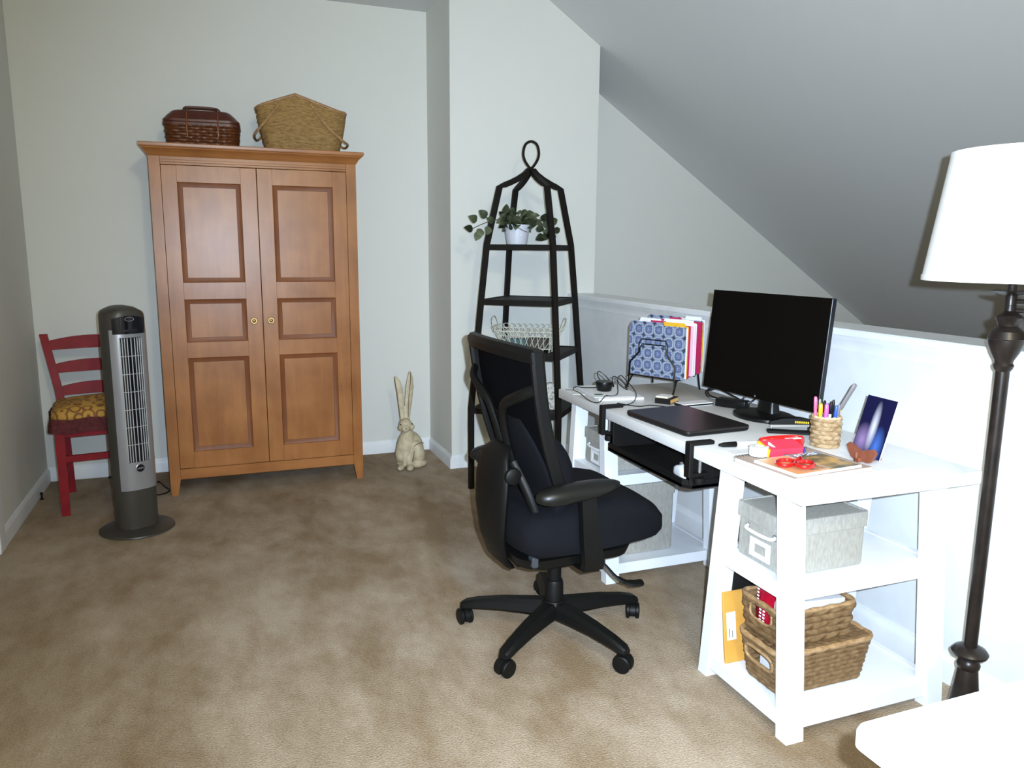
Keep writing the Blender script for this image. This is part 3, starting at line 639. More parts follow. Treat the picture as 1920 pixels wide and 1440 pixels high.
# crown of the plant
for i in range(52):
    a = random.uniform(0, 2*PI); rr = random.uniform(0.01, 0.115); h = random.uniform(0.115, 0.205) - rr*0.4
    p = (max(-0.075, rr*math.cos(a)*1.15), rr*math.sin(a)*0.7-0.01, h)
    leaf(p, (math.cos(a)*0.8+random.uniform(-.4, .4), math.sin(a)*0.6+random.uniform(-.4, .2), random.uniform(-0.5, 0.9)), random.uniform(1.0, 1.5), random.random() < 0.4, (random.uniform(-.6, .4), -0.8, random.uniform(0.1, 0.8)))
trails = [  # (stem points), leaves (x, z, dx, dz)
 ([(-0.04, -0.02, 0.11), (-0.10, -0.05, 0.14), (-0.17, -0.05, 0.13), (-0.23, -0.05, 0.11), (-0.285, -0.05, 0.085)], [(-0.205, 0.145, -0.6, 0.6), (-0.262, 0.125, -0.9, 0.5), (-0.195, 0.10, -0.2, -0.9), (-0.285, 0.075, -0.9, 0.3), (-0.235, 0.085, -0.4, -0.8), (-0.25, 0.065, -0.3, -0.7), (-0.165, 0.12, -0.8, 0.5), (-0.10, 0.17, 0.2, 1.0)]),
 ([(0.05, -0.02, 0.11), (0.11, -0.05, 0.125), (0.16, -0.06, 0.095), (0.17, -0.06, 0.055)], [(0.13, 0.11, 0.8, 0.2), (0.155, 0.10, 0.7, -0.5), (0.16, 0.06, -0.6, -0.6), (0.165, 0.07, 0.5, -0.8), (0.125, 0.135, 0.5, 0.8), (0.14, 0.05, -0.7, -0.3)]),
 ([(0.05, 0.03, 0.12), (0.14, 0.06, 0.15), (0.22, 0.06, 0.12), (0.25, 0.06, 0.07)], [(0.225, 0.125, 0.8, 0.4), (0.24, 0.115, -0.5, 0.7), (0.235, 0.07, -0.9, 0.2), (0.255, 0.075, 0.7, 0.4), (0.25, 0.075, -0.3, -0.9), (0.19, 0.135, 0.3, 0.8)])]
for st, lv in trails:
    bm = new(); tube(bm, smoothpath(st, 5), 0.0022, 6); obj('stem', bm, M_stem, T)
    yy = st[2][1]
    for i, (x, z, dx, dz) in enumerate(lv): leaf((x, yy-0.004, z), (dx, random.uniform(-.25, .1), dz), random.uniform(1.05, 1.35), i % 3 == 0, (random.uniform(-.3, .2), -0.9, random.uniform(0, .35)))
bm = new(); tube(bm, smoothpath([(-0.035, -0.075, 0.115), (-0.03, -0.083, 0.098), (0.0, -0.085, 0.08), (0.03, -0.083, 0.07)], 4), 0.0018, 6); obj('stem', bm, M_stem, T)

# cream wire basket on the third shelf
BA = RA - PI/4 + R(5)
T = thing('wire_basket', 'cream wire basket with scalloped edge and loop handles on the middle rack shelf', 'basket', (1.725, 4.225, 0.808), BA)
bot = rrect(0.30, 0.17, 0.02, 4); top = rrect(0.385, 0.235, 0.025, 4)
def lp3(poly, z): return [(x, y, z) for x, y in poly]
bm = new(); tube(bm, lp3(bot, 0.018), 0.0028, 6, True); obj('bottom_rim', bm, M_wire, T)
bm = new(); tube(bm, lp3(top, 0.118), 0.0028, 6, True); obj('top_rim', bm, M_wire, T)
bm = new(); tube(bm, lp3(rrect(0.345, 0.205, 0.022, 4), 0.09), 0.0024, 6, True); obj('middle_rim', bm, M_wire, T)
bm = new(); prism(bm, bot, 0.016, 0.019, 'xy'); obj('floor_plate', bm, M_wire, T)
NL = 30; b_ = resample(bot, NL); t_ = resample(top, NL); bm = new()
for i in range(NL):
    for d_ in (1, -1):
        j = (i+d_) % NL
        p0 = Vector(b_[i]+(0.018,)); p1 = Vector(t_[j]+(0.118,)); mid = (p0+p1)/2 + Vector((-p0.x*0.03, -p0.y*0.03, 0))
        tube(bm, [p0, mid, p1], 0.0018, 5)
obj('lattice', bm, M_wire, T, kind='stuff')
NS = 34; t2 = resample(top, NS)
for i in range(NS):
    p = Vector(t2[i]+(0.118,)); q = Vector(t2[(i+1) % NS]+(0.118,)); mdl = (p+q)/2; o_ = Vector((mdl.x, mdl.y, 0)).normalized()*0.012
    bm = new(); tube(bm, smoothpath([p, p+(p-q)*0.15+Vector((0, 0, 0.014))+o_*0.5, mdl+Vector((0, 0, 0.026))+o_, q+(q-p)*0.15+Vector((0, 0, 0.014))+o_*0.5, q], 3), 0.0017, 5); obj('scallop', bm, M_wire, T)
b2 = resample(bot, 24)
for i in range(24):
    p = Vector(b2[i]+(0.018,)); bm = new(); tg = Vector((-p.y, p.x, 0)).normalized()*0.006
    tube(bm, [p, p-tg*0.8+Vector((0, 0, -0.010)), p-tg+Vector((0, 0, -0.0165)), p+tg+Vector((0, 0, -0.0165)), p+tg*0.8+Vector((0, 0, -0.010)), p], 0.0016, 5); obj('foot', bm, M_wire, T)
for s in (-1, 1):
    bm = new(); x0 = s*0.192
    tube(bm, smoothpath([(x0, -0.055, 0.118), (x0+s*0.014, -0.062, 0.15), (x0+s*0.022, -0.045, 0.182), (x0+s*0.022, 0, 0.195), (x0+s*0.022, 0.045, 0.182), (x0+s*0.014, 0.062, 0.15), (x0, 0.055, 0.118)], 5), 0.0028, 6); obj('handle', bm, M_wire, T)
MB = Matrix.Translation((1.725, 4.225, 0.808)) @ Matrix.Rotation(BA, 4, 'Z')
def inb(x, y, z): return MB @ Vector((x, y, z))
bm = new(); box(bm, -0.055, 0.055, -0.045, 0.045, 0, 0.055, 0.003); box(bm, -0.05, 0.05, -0.046, -0.044, 0.01, 0.04); single('small_box', bm, M_brown, 'small dark brown box inside the cream wire basket', 'box', inb(0.06, 0.0, 0.0195), BA)
bm = new(); box(bm, -0.05, 0.05, -0.035, 0.035, 0, 0.045, 0.003); box(bm, -0.051, 0.051, -0.01, 0.01, 0.044, 0.046); single('small_box', bm, M_teal, 'small teal box inside the cream wire basket', 'box', inb(-0.065, 0.01, 0.0195), BA)
# speckled paper bag on the low shelf
bm = new(); pr = rrect(0.09, 0.05, 0.015, 4); pr = resample(pr, 36); rs = []
for k, (s, z) in enumerate(((1.1, 0.0), (1.12, 0.012), (1.0, 0.03), (0.95, 0.06), (0.92, 0.09), (0.86, 0.118), (0.72, 0.13), (0.62, 0.142), (0.45, 0.15))):
    rs.append([Vector((x*s+0.003*math.sin(7*i+k*2), y*s+0.003*math.cos(5*i+k*3), z+(0.004*math.sin(3*i) if k else 0))) for i, (x, y) in enumerate(pr)])
rings(bm, rs); single('paper_bag', bm, mat('speckled_paper', (0.60, 0.58, 0.52), 0.7, base2=(0.22, 0.20, 0.16), vs_=55, lo=0.5, hi=0.62), 'crumpled speckled white bag on the lowest shelf of the black rack', 'bag', (1.795, 4.05, 0.4835), R(-35))

# ------------------------------------------------------------------ desk
DZ = 0.762
D = thing('desk', 'white trestle desk with shelves in both bases along the half wall', 'desk', (1.755, 2.39, 0))
bm = new(); box(bm, 1.433, 2.083, 1.572, 3.205, 0.721, DZ, 0.004, seg=2); xf(bm, bm.verts[:], Matrix.Translation((1.433, 1.572, 0)) @ Matrix.Rotation(R(-0.9), 4, 'Z') @ Matrix.Translation((-1.433, -1.572, 0))); obj('table_top', bm, M_desktop, D, world=True)
def trestle(xo, y0, y1):
    x0, x1 = 1.458+xo, 2.06; lw, ld, sp = 0.062, 0.045, 0.063
    def leg(xa, xb, yb0, yb1, dy):
        bm = new(); rings(bm, [[Vector((xa, yb0, 0)), Vector((xb, yb0, 0)), Vector((xb, yb1, 0)), Vector((xa, yb1, 0))], [Vector((xa, yb0+dy, 0.721)), Vector((xb, yb0+dy, 0.721)), Vector((xb, yb1+dy, 0.721)), Vector((xa, yb1+dy, 0.721))]])
        obj('leg', bm, M_desk, D, world=True)
    for xa, xb in ((x0, x0+lw), (x1-lw, x1)):
        leg(xa, xb, y0, y0+ld, sp); leg(xa, xb, y1-ld, y1, -sp)
    for z0, z1 in ((0.034, 0.08), (0.412, 0.458)):
        zi = (z0+z1)/2; dy = sp*zi/0.721
        bm = new(); box(bm, x0+0.006, x0+0.03, y0+ld+dy-0.006, y1-ld-dy+0.006, z0, z1); obj('rail', bm, M_desk, D, world=True)
        bm = new(); box(bm, x1-0.03, x1-0.006, y0+ld+dy-0.006, y1-ld-dy+0.006, z0, z1); obj('rail', bm, M_desk, D, world=True)
        bm = new(); box(bm, x0+lw-0.004, x1-lw+0.004, y0+dy+0.008, y0+dy+0.03, z0, z1); obj('rail', bm, M_desk, D, world=True)
        bm = new(); box(bm, x0+lw-0.004, x1-lw+0.004, y1-dy-0.03, y1-dy-0.008, z0, z1); obj('rail', bm, M_desk, D, world=True)
        bm = new(); box(bm, x0+0.03, x1-0.03, y0+dy+0.03, y1-dy-0.03, z1-0.02, z1-0.002); obj('shelf', bm, M_desk, D, world=True)
    bm = new(); box(bm, x0+lw-0.004, x1-lw+0.004, y0+sp+0.008, y0+sp+0.026, 0.680, 0.7205); obj('rail', bm, M_desk, D, world=True) if False else bm.free()
trestle(0.0, 1.593, 2.028)
trestle(0.024, 2.735, 3.17)

# keyboard tray clamped under the front edge
T = thing('keyboard_tray', 'black keyboard tray clamped under the front edge of the desk', 'keyboard tray', (1.56, 2.42, 0.60))
bm = new(); poly = [(1.448, 2.16), (1.47, 2.13), (1.70, 2.13), (1.70, 2.715), (1.47, 2.715), (1.448, 2.69)]
prism(bm, poly, 0.603, 0.612, 'xy'); tr = obj('tray', bm, M_blackm, T, world=True)
bm = new(); rings(bm, [[Vector((x, y, z)) for x, y in P] for P, z in ((poly, 0.600), (poly, 0.630), ([(1.456, 2.165), (1.475, 2.139), (1.69, 2.139), (1.69, 2.706), (1.475, 2.706), (1.456, 2.685)], 0.630), ([(1.456, 2.165), (1.475, 2.139), (1.69, 2.139), (1.69, 2.706), (1.475, 2.706), (1.456, 2.685)], 0.600))], cap=False, closev=True); obj('rim', bm, M_blackm, T, world=True)
for yc, s in ((2.735, 1), (2.10, -1)):
    bm = new(); ex = 1.4325+(yc-1.572)*0.0157-1.4345
    box(bm, 1.418, 1.4345, yc-0.016, yc+0.016, 0.655, 0.776, 0.003); box(bm, 1.42, 1.515, yc-0.014, yc+0.014, 0.7625, 0.776, 0.003); box(bm, 1.42, 1.50, yc-0.014, yc+0.014, 0.655, 0.668, 0.003)
    xf(bm, bm.verts[:], Matrix.Translation((ex-0.0005, 0, 0))); obj('clamp', bm, M_blackm, T, world=True)
    bm = new(); tube(bm, [(1.475, yc, 0.668), (1.475, yc, 0.72)], 0.006, 10); obj('clamp_screw', bm, M_steel, T, world=True)
    bm = new(); box(bm, 1.462, 1.56, yc-s*0.046-0.012, yc-s*0.046+0.012, 0.612, 0.716, 0.003); box(bm, 1.462, 1.69, yc-s*0.046-0.006, yc-s*0.046+0.006, 0.612, 0.66); box(bm, 1.47, 1.50, min(yc, yc-s*0.05), max(yc, yc-s*0.05), 0.64, 0.66); obj('bracket', bm, M_blackm, T, world=True)
    bm = new(); lathe(bm, [(0.001, -0.02), (0.016, -0.02), (0.018, -0.014), (0.018, 0.0), (0.010, 0.004), (0.001, 0.004)], 14, Matrix.Translation((1.475, yc, 0.648))); obj('knob', bm, M_blackm, T, world=True)
T = thing('computer_mouse', 'white computer mouse on the black keyboard tray', 'mouse', (1.515, 2.245, 0.6125), R(82))
bm = new(); rings(bm, [[Vector((x*s*1.0, y*s, z+(0.012*(1-(x/0.055)**2) if z > 0.01 else 0))) for x, y in resample(rrect(0.105, 0.06, 0.028, 6), 32)] for s, z in ((0.95, 0.0), (1.0, 0.006), (0.97, 0.016), (0.8, 0.024), (0.4, 0.028), (0.02, 0.029))]); obj('shell', bm, M_white, T, 80)
bm = new(); tube(bm, [(0.03, -0.004, 0.0345), (0.03, 0.004, 0.0345)], 0.007, 12); obj('scroll_wheel', bm, M_grey, T)

# ------------------------------------------------------------------ linen storage boxes
def linen_box(label, x0, x1, y0, y1, z0, hb, lid):
    t = thing('storage_box', label, 'storage box', ((x0+x1)/2, (y0+y1)/2, z0), 0, 'grey linen storage boxes in the desk bases')
    w_, d_ = (x1-x0), (y1-y0)
    bm = new(); rings(bm, [[Vector((x*s, y*s, z)) for x, y in rrect(w_-0.012, d_-0.012, 0.012, 3)] for s, z in ((0.985, 0.001), (1.0, 0.01), (1.0, hb))]); obj('body', bm, M_linen, t)
    bm = new(); O = rrect(w_, d_, 0.013, 3)
    rings(bm, [[Vector((x*s, y*s, z)) for x, y in O] for s, z in ((0.97, hb-lid), (1.0, hb-lid), (1.0, hb-0.001), (0.995, hb+0.004), (0.95, hb+0.005), (0.94, hb+0.001), (0.02, hb+0.0015))]); obj('lid', bm, M_linen, t)
    xs = -w_/2+0.006
    bm = new(); tube(bm, smoothpath([(xs+0.002, -0.062, hb-lid-0.020), (xs-0.012, -0.055, hb-lid-0.025), (xs-0.017, 0, hb-lid-0.026), (xs-0.012, 0.055, hb-lid-0.025), (xs+0.002, 0.062, hb-lid-0.020)], 5), 0.0055, 8); obj('rope_handle', bm, M_white, t)
    for yy, zz in ((-0.062, hb-lid-0.020), (0.062, hb-lid-0.020)):
        bm = new(); tube(bm, [(xs-0.001, yy+0.0085*math.cos(a*PI/8), zz+0.0085*math.sin(a*PI/8)) for a in range(16)], 0.0022, 6, True); obj('grommet', bm, M_steel, t)
    zc = (hb-lid)*0.36; bm = new(); f = 0.046; h_ = min(0.029, zc-0.006)
    o4 = [(-f, zc-h_), (f, zc-h_), (f, zc+h_), (-f, zc+h_)]; i4 = [(-f*0.58, zc-h_*0.5), (f*0.58, zc-h_*0.5), (f*0.58, zc+h_*0.5), (-f*0.58, zc+h_*0.5)]
    rings(bm, [[Vector((x, y, z)) for y, z in P] for P, x in ((o4, xs), (o4, xs-0.003), (i4, xs-0.003), (i4, xs))], cap=False, closev=True); obj('label_holder', bm, M_white, t)
    bm = new(); box(bm, xs+w_*0.33, xs+w_*0.33+0.012, -d_/2+0.0045, -d_/2+0.0065, 0.004, hb-lid); obj('seam', bm, M_linen, t)
    return t
linen_box('grey linen lidded box above the woven baskets in the desk base by the floor lamp', 1.497, 1.806, 1.696, 1.926, 0.4575, 0.165, 0.042)
linen_box('short grey linen lidded box on the upper shelf near the iron rack', 1.525, 1.83, 2.837, 3.068, 0.4575, 0.150, 0.042)
linen_box('tall grey linen lidded box on the lower shelf near the iron rack', 1.53, 1.862, 2.818, 3.086, 0.0795, 0.312, 0.052)

# ------------------------------------------------------------------ seagrass baskets, envelope, case, bag
T = thing('seagrass_basket', 'lower woven seagrass basket with flat lid under the open braided basket in the desk base', 'basket', (1.675, 1.780, 0.0795))
bt = rrect(0.325, 0.165, 0.03, 5); tp = rrect(0.365, 0.2, 0.035, 5)
def hole1(u, v, p): return p.x < -0.155 and abs(p.y) < 0.062 and 0.46 < v < 0.82 and ((p.y/0.062)**4 + ((v-0.64)/0.18)**4 < 1)
bm = new(); g = woven(bm, bt, tp, 0.0, 0.138, 9, 46, 0.0055, 'braid', 3, 5, hole=hole1); obj('woven_body', bm, M_hyac, T, 60)
bm = new(); prism(bm, bt, 0.001, 0.005, 'xy'); obj('bottom', bm, M_hyac, T)
bm = new(); rr_ = [p+Vector((0, 0, 0.002)) for p in g[-1][::2]]; tube(bm, rr_, [0.0085+0.0018*math.sin(i*1.7) for i in range(len(rr_))], 8, True); obj('rim', bm, M_hyac, T)
bm = new(); tube(bm, [(-0.176-0.012*(math.sin(a)*0.5), 0.062*math.copysign(abs(math.cos(a))**0.6, math.cos(a)), 0.088+0.026*math.copysign(abs(math.sin(a))**0.6, math.sin(a))) for a in [2*PI*i/28 for i in range(28)]], 0.0055, 7, True); obj('handle_edge', bm, M_hyac, T)
bm = new(); NU, NV = 60, 34; lidp = []
for j in range(NV+1):
    row = []
    for i in range(NU+1):
        x = -0.172+0.344*i/NU; y = -0.09+0.18*j/NV
        row.append(Vector((x, y, 0.142+0.004*abs(math.sin(PI*y/0.018))*(0.6+0.4*math.cos(2*PI*(x/0.03+y/0.036))))))
    lidp.append(row)
V = [[bm.verts.new(p) for p in r] for r in lidp]; fs = [bm.faces.new((V[j][i], V[j][i+1], V[j+1][i+1], V[j+1][i])) for j in range(NV) for i in range(NU)]
bmesh.ops.solidify(bm, geom=fs, thickness=0.006); obj('woven_lid', bm, M_hyac, T, 60)
bm = new(); box(bm, -0.11, 0.12, -0.06, 0.06, 0.0, 0.095); box(bm, -0.112, -0.11, -0.058, 0.058, 0.05, 0.054); single('paper_stack', bm, M_paper, 'white papers inside the lower seagrass basket', 'papers', (1.665, 1.780, 0.086))

T = thing('braided_basket', 'open braided seagrass basket with papers stacked on the lidded basket in the desk base', 'basket', (1.642, 1.789, 0.231))
bt = rrect(0.262, 0.168, 0.02, 5); tp = rrect(0.285, 0.19, 0.022, 5)
def hole2(u, v, p): return (abs(p.x) > 0.12 and abs(p.y) < 0.05 and 0.45 < v < 0.9 and ((p.y/0.05)**4 + ((v-0.675)/0.225)**4 < 1))
bm = new(); g = woven(bm, bt, tp, 0.0, 0.110, 5, 30, 0.009, 'braid', 4, 6, hole=hole2); obj('woven_body', bm, M_hyac, T, 60)
bm = new(); prism(bm, bt, 0.001, 0.005, 'xy'); obj('bottom', bm, M_hyac, T)
bm = new(); rr_ = [p+Vector((0, 0, 0.001)) for p in g[-1][::2]]; tube(bm, rr_, [0.007+0.0015*math.sin(i*1.5) for i in range(len(rr_))], 8, True); obj('rim', bm, M_hyac, T)
for s in (-1, 1):
    bm = new(); tube(bm, [(s*0.139, 0.05*math.copysign(abs(math.cos(a))**0.6, math.cos(a)), 0.074+0.025*math.copysign(abs(math.sin(a))**0.6, math.sin(a))) for a in [2*PI*i/24 for i in range(24)]], 0.004, 7, True); obj('handle_edge', bm, M_hyac, T)
for s in (-1, 1):
    bm = new(); rings(bm, [[Vector((s*0.142+0.012*s*math.sin(PI*t/1), yy, 0.10+0.045*math.sin(PI*t))) + Vector((dx, 0, dz)) for dx, dz in ((-0.005, -0.004), (0.005, -0.004), (0.005, 0.004), (-0.005, 0.004))] for t, yy in [(i/10, -0.05+0.1*i/10) for i in range(11)]]); obj('handle', bm, M_easel, T) if s > 0 else bm.free()
bm = new(); box(bm, -0.07, 0.11, -0.07, 0.07, 0.0, 0.012); box(bm, -0.055, 0.10, -0.06, 0.065, 0.012, 0.11, 0.002, rot(0, 0, R(4))); single('paper_stack', bm, M_paper, 'white papers standing in the open braided basket', 'papers', (1.665, 1.789, 0.238))
T = thing('film_pouch', 'red plastic pouch with white lettering in the open braided basket', 'pouch', (1.548, 1.789, 0.238))
bm = new(); rs = []
for k in range(9):
    t = k/8; th = 0.016*math.sin(PI*min(1, 0.15+t*0.85))**0.7+0.001
    rs.append([Vector((th*math.cos(2*PI*i/24)+0.002*math.sin(3*i+k), 0.072*math.copysign(abs(math.sin(2*PI*i/24))**0.8, math.sin(2*PI*i/24)), 0.005+0.138*t)) for i in range(24)])
rings(bm, rs); pb = obj('pouch_body', bm, M_redbag, T, 60)
bm = new(); ball(bm, (-0.016, -0.045, 0.10), (0.004, 0.022, 0.03)); obj('white_patch', bm, M_paper, T)
for k, (yy, zz, n_) in enumerate(((0.05, 0.085, 6), (0.036, 0.045, 5), (0.02, 0.045, 5))):
    for q in range(n_):
        bm = new(); box(bm, -0.0195, -0.0165, yy-0.005, yy+0.004, zz-0.02+q*0.011, zz-0.02+q*0.011+0.006, 0.001); obj('letter_mark', bm, M_paper, pb)

T = thing('padded_envelope', 'orange manila envelope with a white address label leaning beside the seagrass baskets', 'envelope', (1.545, 1.912, 0.0800))
lean = Matrix.Rotation(R(-9), 4, 'X')
bm = new(); box(bm, -0.068, 0.068, -0.004, 0.004, 0, 0.232, 0.0015, lean); obj('envelope_body', bm, M_env, T)
bm = new(); box(bm, -0.058, -0.024, -0.0055, -0.004, 0.075, 0.165, 0, lean); lb = obj('address_label', bm, M_paper, T)
for k, (xx, ln) in enumerate(((-0.049, 0.03), (-0.038, 0.022))):
    bm = new(); box(bm, xx-0.0016, xx+0.0016, -0.0062, -0.0055, 0.083, 0.083+ln, 0, lean); obj('print_line', bm, M_grey, lb)
T = thing('laptop_sleeve', 'black padded zip case standing behind the orange envelope under the desk', 'case', (1.694, 1.970, 0.0818))
bm = new(); pl = [(x, z+0.16) for x, z in rrect(0.34, 0.32, 0.055, 7)]
rings(bm, [[Vector((x*s, y+(z-0.16)*0.06, (z-0.16)*s+0.16)) for x, z in pl] for s, y in ((0.94, -0.015), (1.0, -0.009), (1.0, 0.009), (0.94, 0.015))]); obj('case_body', bm, M_blackm, T)
bm = new(); tube(bm, [(x*1.004, (z-0.16)*0.06, (z-0.16)*1.004+0.16) for x, z in pl], 0.003, 6, True); obj('zip', bm, M_black, T)

# ------------------------------------------------------------------ things on the desk
# monitor
mc = Vector((1.932, 2.394, 1.037)); my = 0.077; tilt = 0.082
T = thing('computer_monitor', 'large black computer monitor, switched off, on the desk', 'monitor', (1.955, 2.385, DZ+0.0005), my+PI)   # local +x = front
PM = Matrix.Translation((mc.x, mc.y, mc.z)) @ Matrix.Rotation(my+PI, 4, 'Z') @ Matrix.Rotation(-tilt, 4, 'Y')
hw, hh = 0.3045, 0.200
bm = new(); box(bm, -0.024, 0.0, -hw, hw, -hh, hh, 0.003); box(bm, -0.05, -0.024, -hw*0.7, hw*0.7, -hh*0.75, hh*0.6, 0.012); xf(bm, bm.verts[:], PM); obj('housing', bm, M_bezel, T, world=True)
bm = new(); b4 = 0.012
rings(bm, [[Vector((x, y, z)) for y, z in P] for P, x in (([(-hw, -hh), (hw, -hh), (hw, hh), (-hw, hh)], 0.0), ([(-hw, -hh), (hw, -hh), (hw, hh), (-hw, hh)], 0.003), ([(-hw+b4, -hh+b4*1.6), (hw-b4, -hh+b4*1.6), (hw-b4, hh-b4), (-hw+b4, hh-b4)], 0.003), ([(-hw+b4, -hh+b4*1.6), (hw-b4, -hh+b4*1.6), (hw-b4, hh-b4), (-hw+b4, hh-b4)], 0.0))], cap=False, closev=True); xf(bm, bm.verts[:], PM); obj('bezel', bm, M_screen, T, world=True)
bm = new(); box(bm, 0.0, 0.0015, -hw+b4, hw-b4, -hh+b4*1.6, hh-b4); xf(bm, bm.verts[:], PM); obj('screen', bm, M_screen, T, world=True)
bm = new(); ball(bm, (0.003, 0.0, -hh+0.009), (0.001, 0.004, 0.004), n=8); xf(bm, bm.verts[:], PM); obj('logo_dot', bm, M_grey, T, world=True)
bm = new(); lathe(bm, [(0.001, 0), (0.128, 0), (0.130, 0.004), (0.128, 0.012), (0.118, 0.016), (0.06, 0.020), (0.001, 0.021)], 48, sx=0.80, sy=1.0); obj('stand_base', bm, M_black, T)
bm = new(); rings(bm, [[Vector((x*sx-0.02-z*0.05, y*sx, z)) for x, y in rrect(0.05, 0.09, 0.02, 4)] for sx, z in ((1.05, 0.018), (0.9, 0.05), (0.85, 0.2), (0.8, 0.26))]); obj('stand_neck', bm, M_black, T)

# laptop
T = thing('laptop', 'closed black laptop lying on the desk in front of the monitor', 'laptop', (1.612, 2.40, DZ+0.0005), R(3))
bm = new(); rings(bm, [[Vector((x*s, y*s, z)) for x, y in rrect(0.275, 0.395, 0.018, 5)] for s, z in ((0.96, 0.0), (0.99, 0.004), (1.0, 0.010), (1.0, 0.011))]); obj('base', bm, M_blackm, T)
bm = new(); rings(bm, [[Vector((x*s, y*s, z)) for x, y in rrect(0.275, 0.395, 0.018, 5)] for s, z in ((1.0, 0.012), (1.0, 0.019), (0.99, 0.021))]); obj('lid', bm, mat('laptop_lid', (0.012, 0.009, 0.009), 0.38), T)
bm = new(); tube(bm, [(0.13, -0.15, 0.0115), (0.13, 0.15, 0.0115)], 0.006, 8); obj('hinge', bm, M_black, T)

# file sorter and folders
FU, FV = Vector((0.40, -0.917, 0)), Vector((0.917, 0.40, 0)); FC = Vector((1.822, 3.005, DZ))
FRZ = math.atan2(FU.y, FU.x)
T = thing('file_sorter', 'black wire file sorter full of folders on the desk', 'file sorter', FC, FRZ)   # local x = along folders, y = towards the half wall
def wire(pts, r=0.0028, name='wire', close=False): 
    bm = new(); tube(bm, pts, r, 7, close); return obj(name, bm, M_black, T)
for k in range(4):
    y0 = 0.006+k*0.055; zt = 0.235+k*0.018
    for dx, dz, ix in ((0, 0, 0.0), (0.018, -0.022, 0.0)):
        a = 0.125-ix; zf = 0.004 if (k == 0 and dx == 0) else 0.068
        wire([(-a+dx*0.3, y0-0.004+dx*0.1, zf), (-a+dx*0.3, y0, 0.125), (-a*0.62+dx*0.3, y0+0.004, 0.175), (-a*0.62+dx*0.3, y0+0.005, zt-0.02+dz), (-a*0.52+dx*0.3, y0+0.006, zt+dz), (a*0.52-dx*0.3, y0+0.006, zt+dz), (a*0.62-dx*0.3, y0+0.005, zt-0.02+dz), (a*0.62-dx*0.3, y0+0.004, 0.175), (a-dx*0.3, y0, 0.125), (a-dx*0.3, y0-0.004+dx*0.1, zf)], name='divider')
for s in (-1, 1):
    wire([(s*0.128, 0.0, 0.06), (s*0.128, 0.185, 0.085)], 0.003, 'side_rail'); wire([(s*0.13, -0.012, 0.003), (s*0.12, 0.03, 0.064)], 0.004, 'foot'); wire([(s*0.13, 0.205, 0.003), (s*0.128, 0.185, 0.09)], 0.004, 'foot')
wire([(-0.128, 0.03, 0.062), (0.128, 0.03, 0.062)], 0.003, 'cross_rail'); wire([(-0.128, 0.16, 0.080), (0.128, 0.16, 0.080)], 0.003, 'cross_rail')
def folder(k, y, zb, h, wd, mt, tab, label, tabmt=None, xo=0.0):
    P = ROOTM[T.name] @ Vector((xo, y, zb))
    t = thing('file_folder', label, 'folder', P, FRZ, 'folders in the wire file sorter')
    bm = new(); x0, x1 = tab
    def poly(hh_, tb): 
        p = [(-wd/2, 0), (wd/2, 0), (wd/2, hh_-0.004), (wd/2-0.004, hh_)]
        if tb: p += [(x1+0.004, hh_), (x1, hh_+0.012), (x0, hh_+0.012), (x0-0.004, hh_)]
        return p + [(-wd/2+0.004, hh_), (-wd/2, hh_-0.004)]
    prism(bm, poly(h-0.008, False), 0.0, 0.0012, 'xz'); obj('front_flap', bm, mt, t)
    bm = new(); prism(bm, [(-wd/2+0.006, 0.004), (wd/2-0.006, 0.004), (wd/2-0.006, h-0.014), (-wd/2+0.006, h-0.014)], 0.0016, 0.006, 'xz'); obj('papers', bm, M_paper, t)
    bm = new(); prism(bm, poly(h, True), 0.0064, 0.0078, 'xz'); obj('back_flap', bm, tabmt or mt, t)
fl_ = [(0.016, 0.07, M_tile, (-0.14, 0.03), 'blue medallion print folder at the front of the wire file sorter', M_tile, 0.012),
 (0.026, 0.074, M_paper, (0.02, 0.13), 'white folder with yellow tab behind the front blue print folder', M_yel, 0.017),
 (0.038, 0.076, M_mag, (-0.06, 0.02), 'crimson folder third from the front of the wire file sorter', M_mag, 0.020),
 (0.072, 0.082, M_pink, (-0.14, -0.03), 'pale pink folder in the middle of the wire file sorter', M_paper, 0.018),
 (0.086, 0.084, M_pink, (-0.02, 0.13), 'pink folder with white tab behind the pale pink folder', M_paper, 0.020),
 (0.126, 0.088, M_mag, (-0.02, 0.04), 'crimson folder in front of the rearmost blue print folder', M_mag, 0.022),
 (0.138, 0.092, M_tile, (-0.135, 0.03), 'blue medallion print folder near the back of the wire file sorter', M_tile, 0.016),
 (0.150, 0.096, M_yel, (0.05, 0.13), 'yellow folder at the back of the wire file sorter', M_paper, 0.020)]
for k, (y, zb, mt, tab, lab, tm, xo) in enumerate(fl_): folder(k, y, zb, 0.232, 0.30, mt, tab, lab, tm, xo)

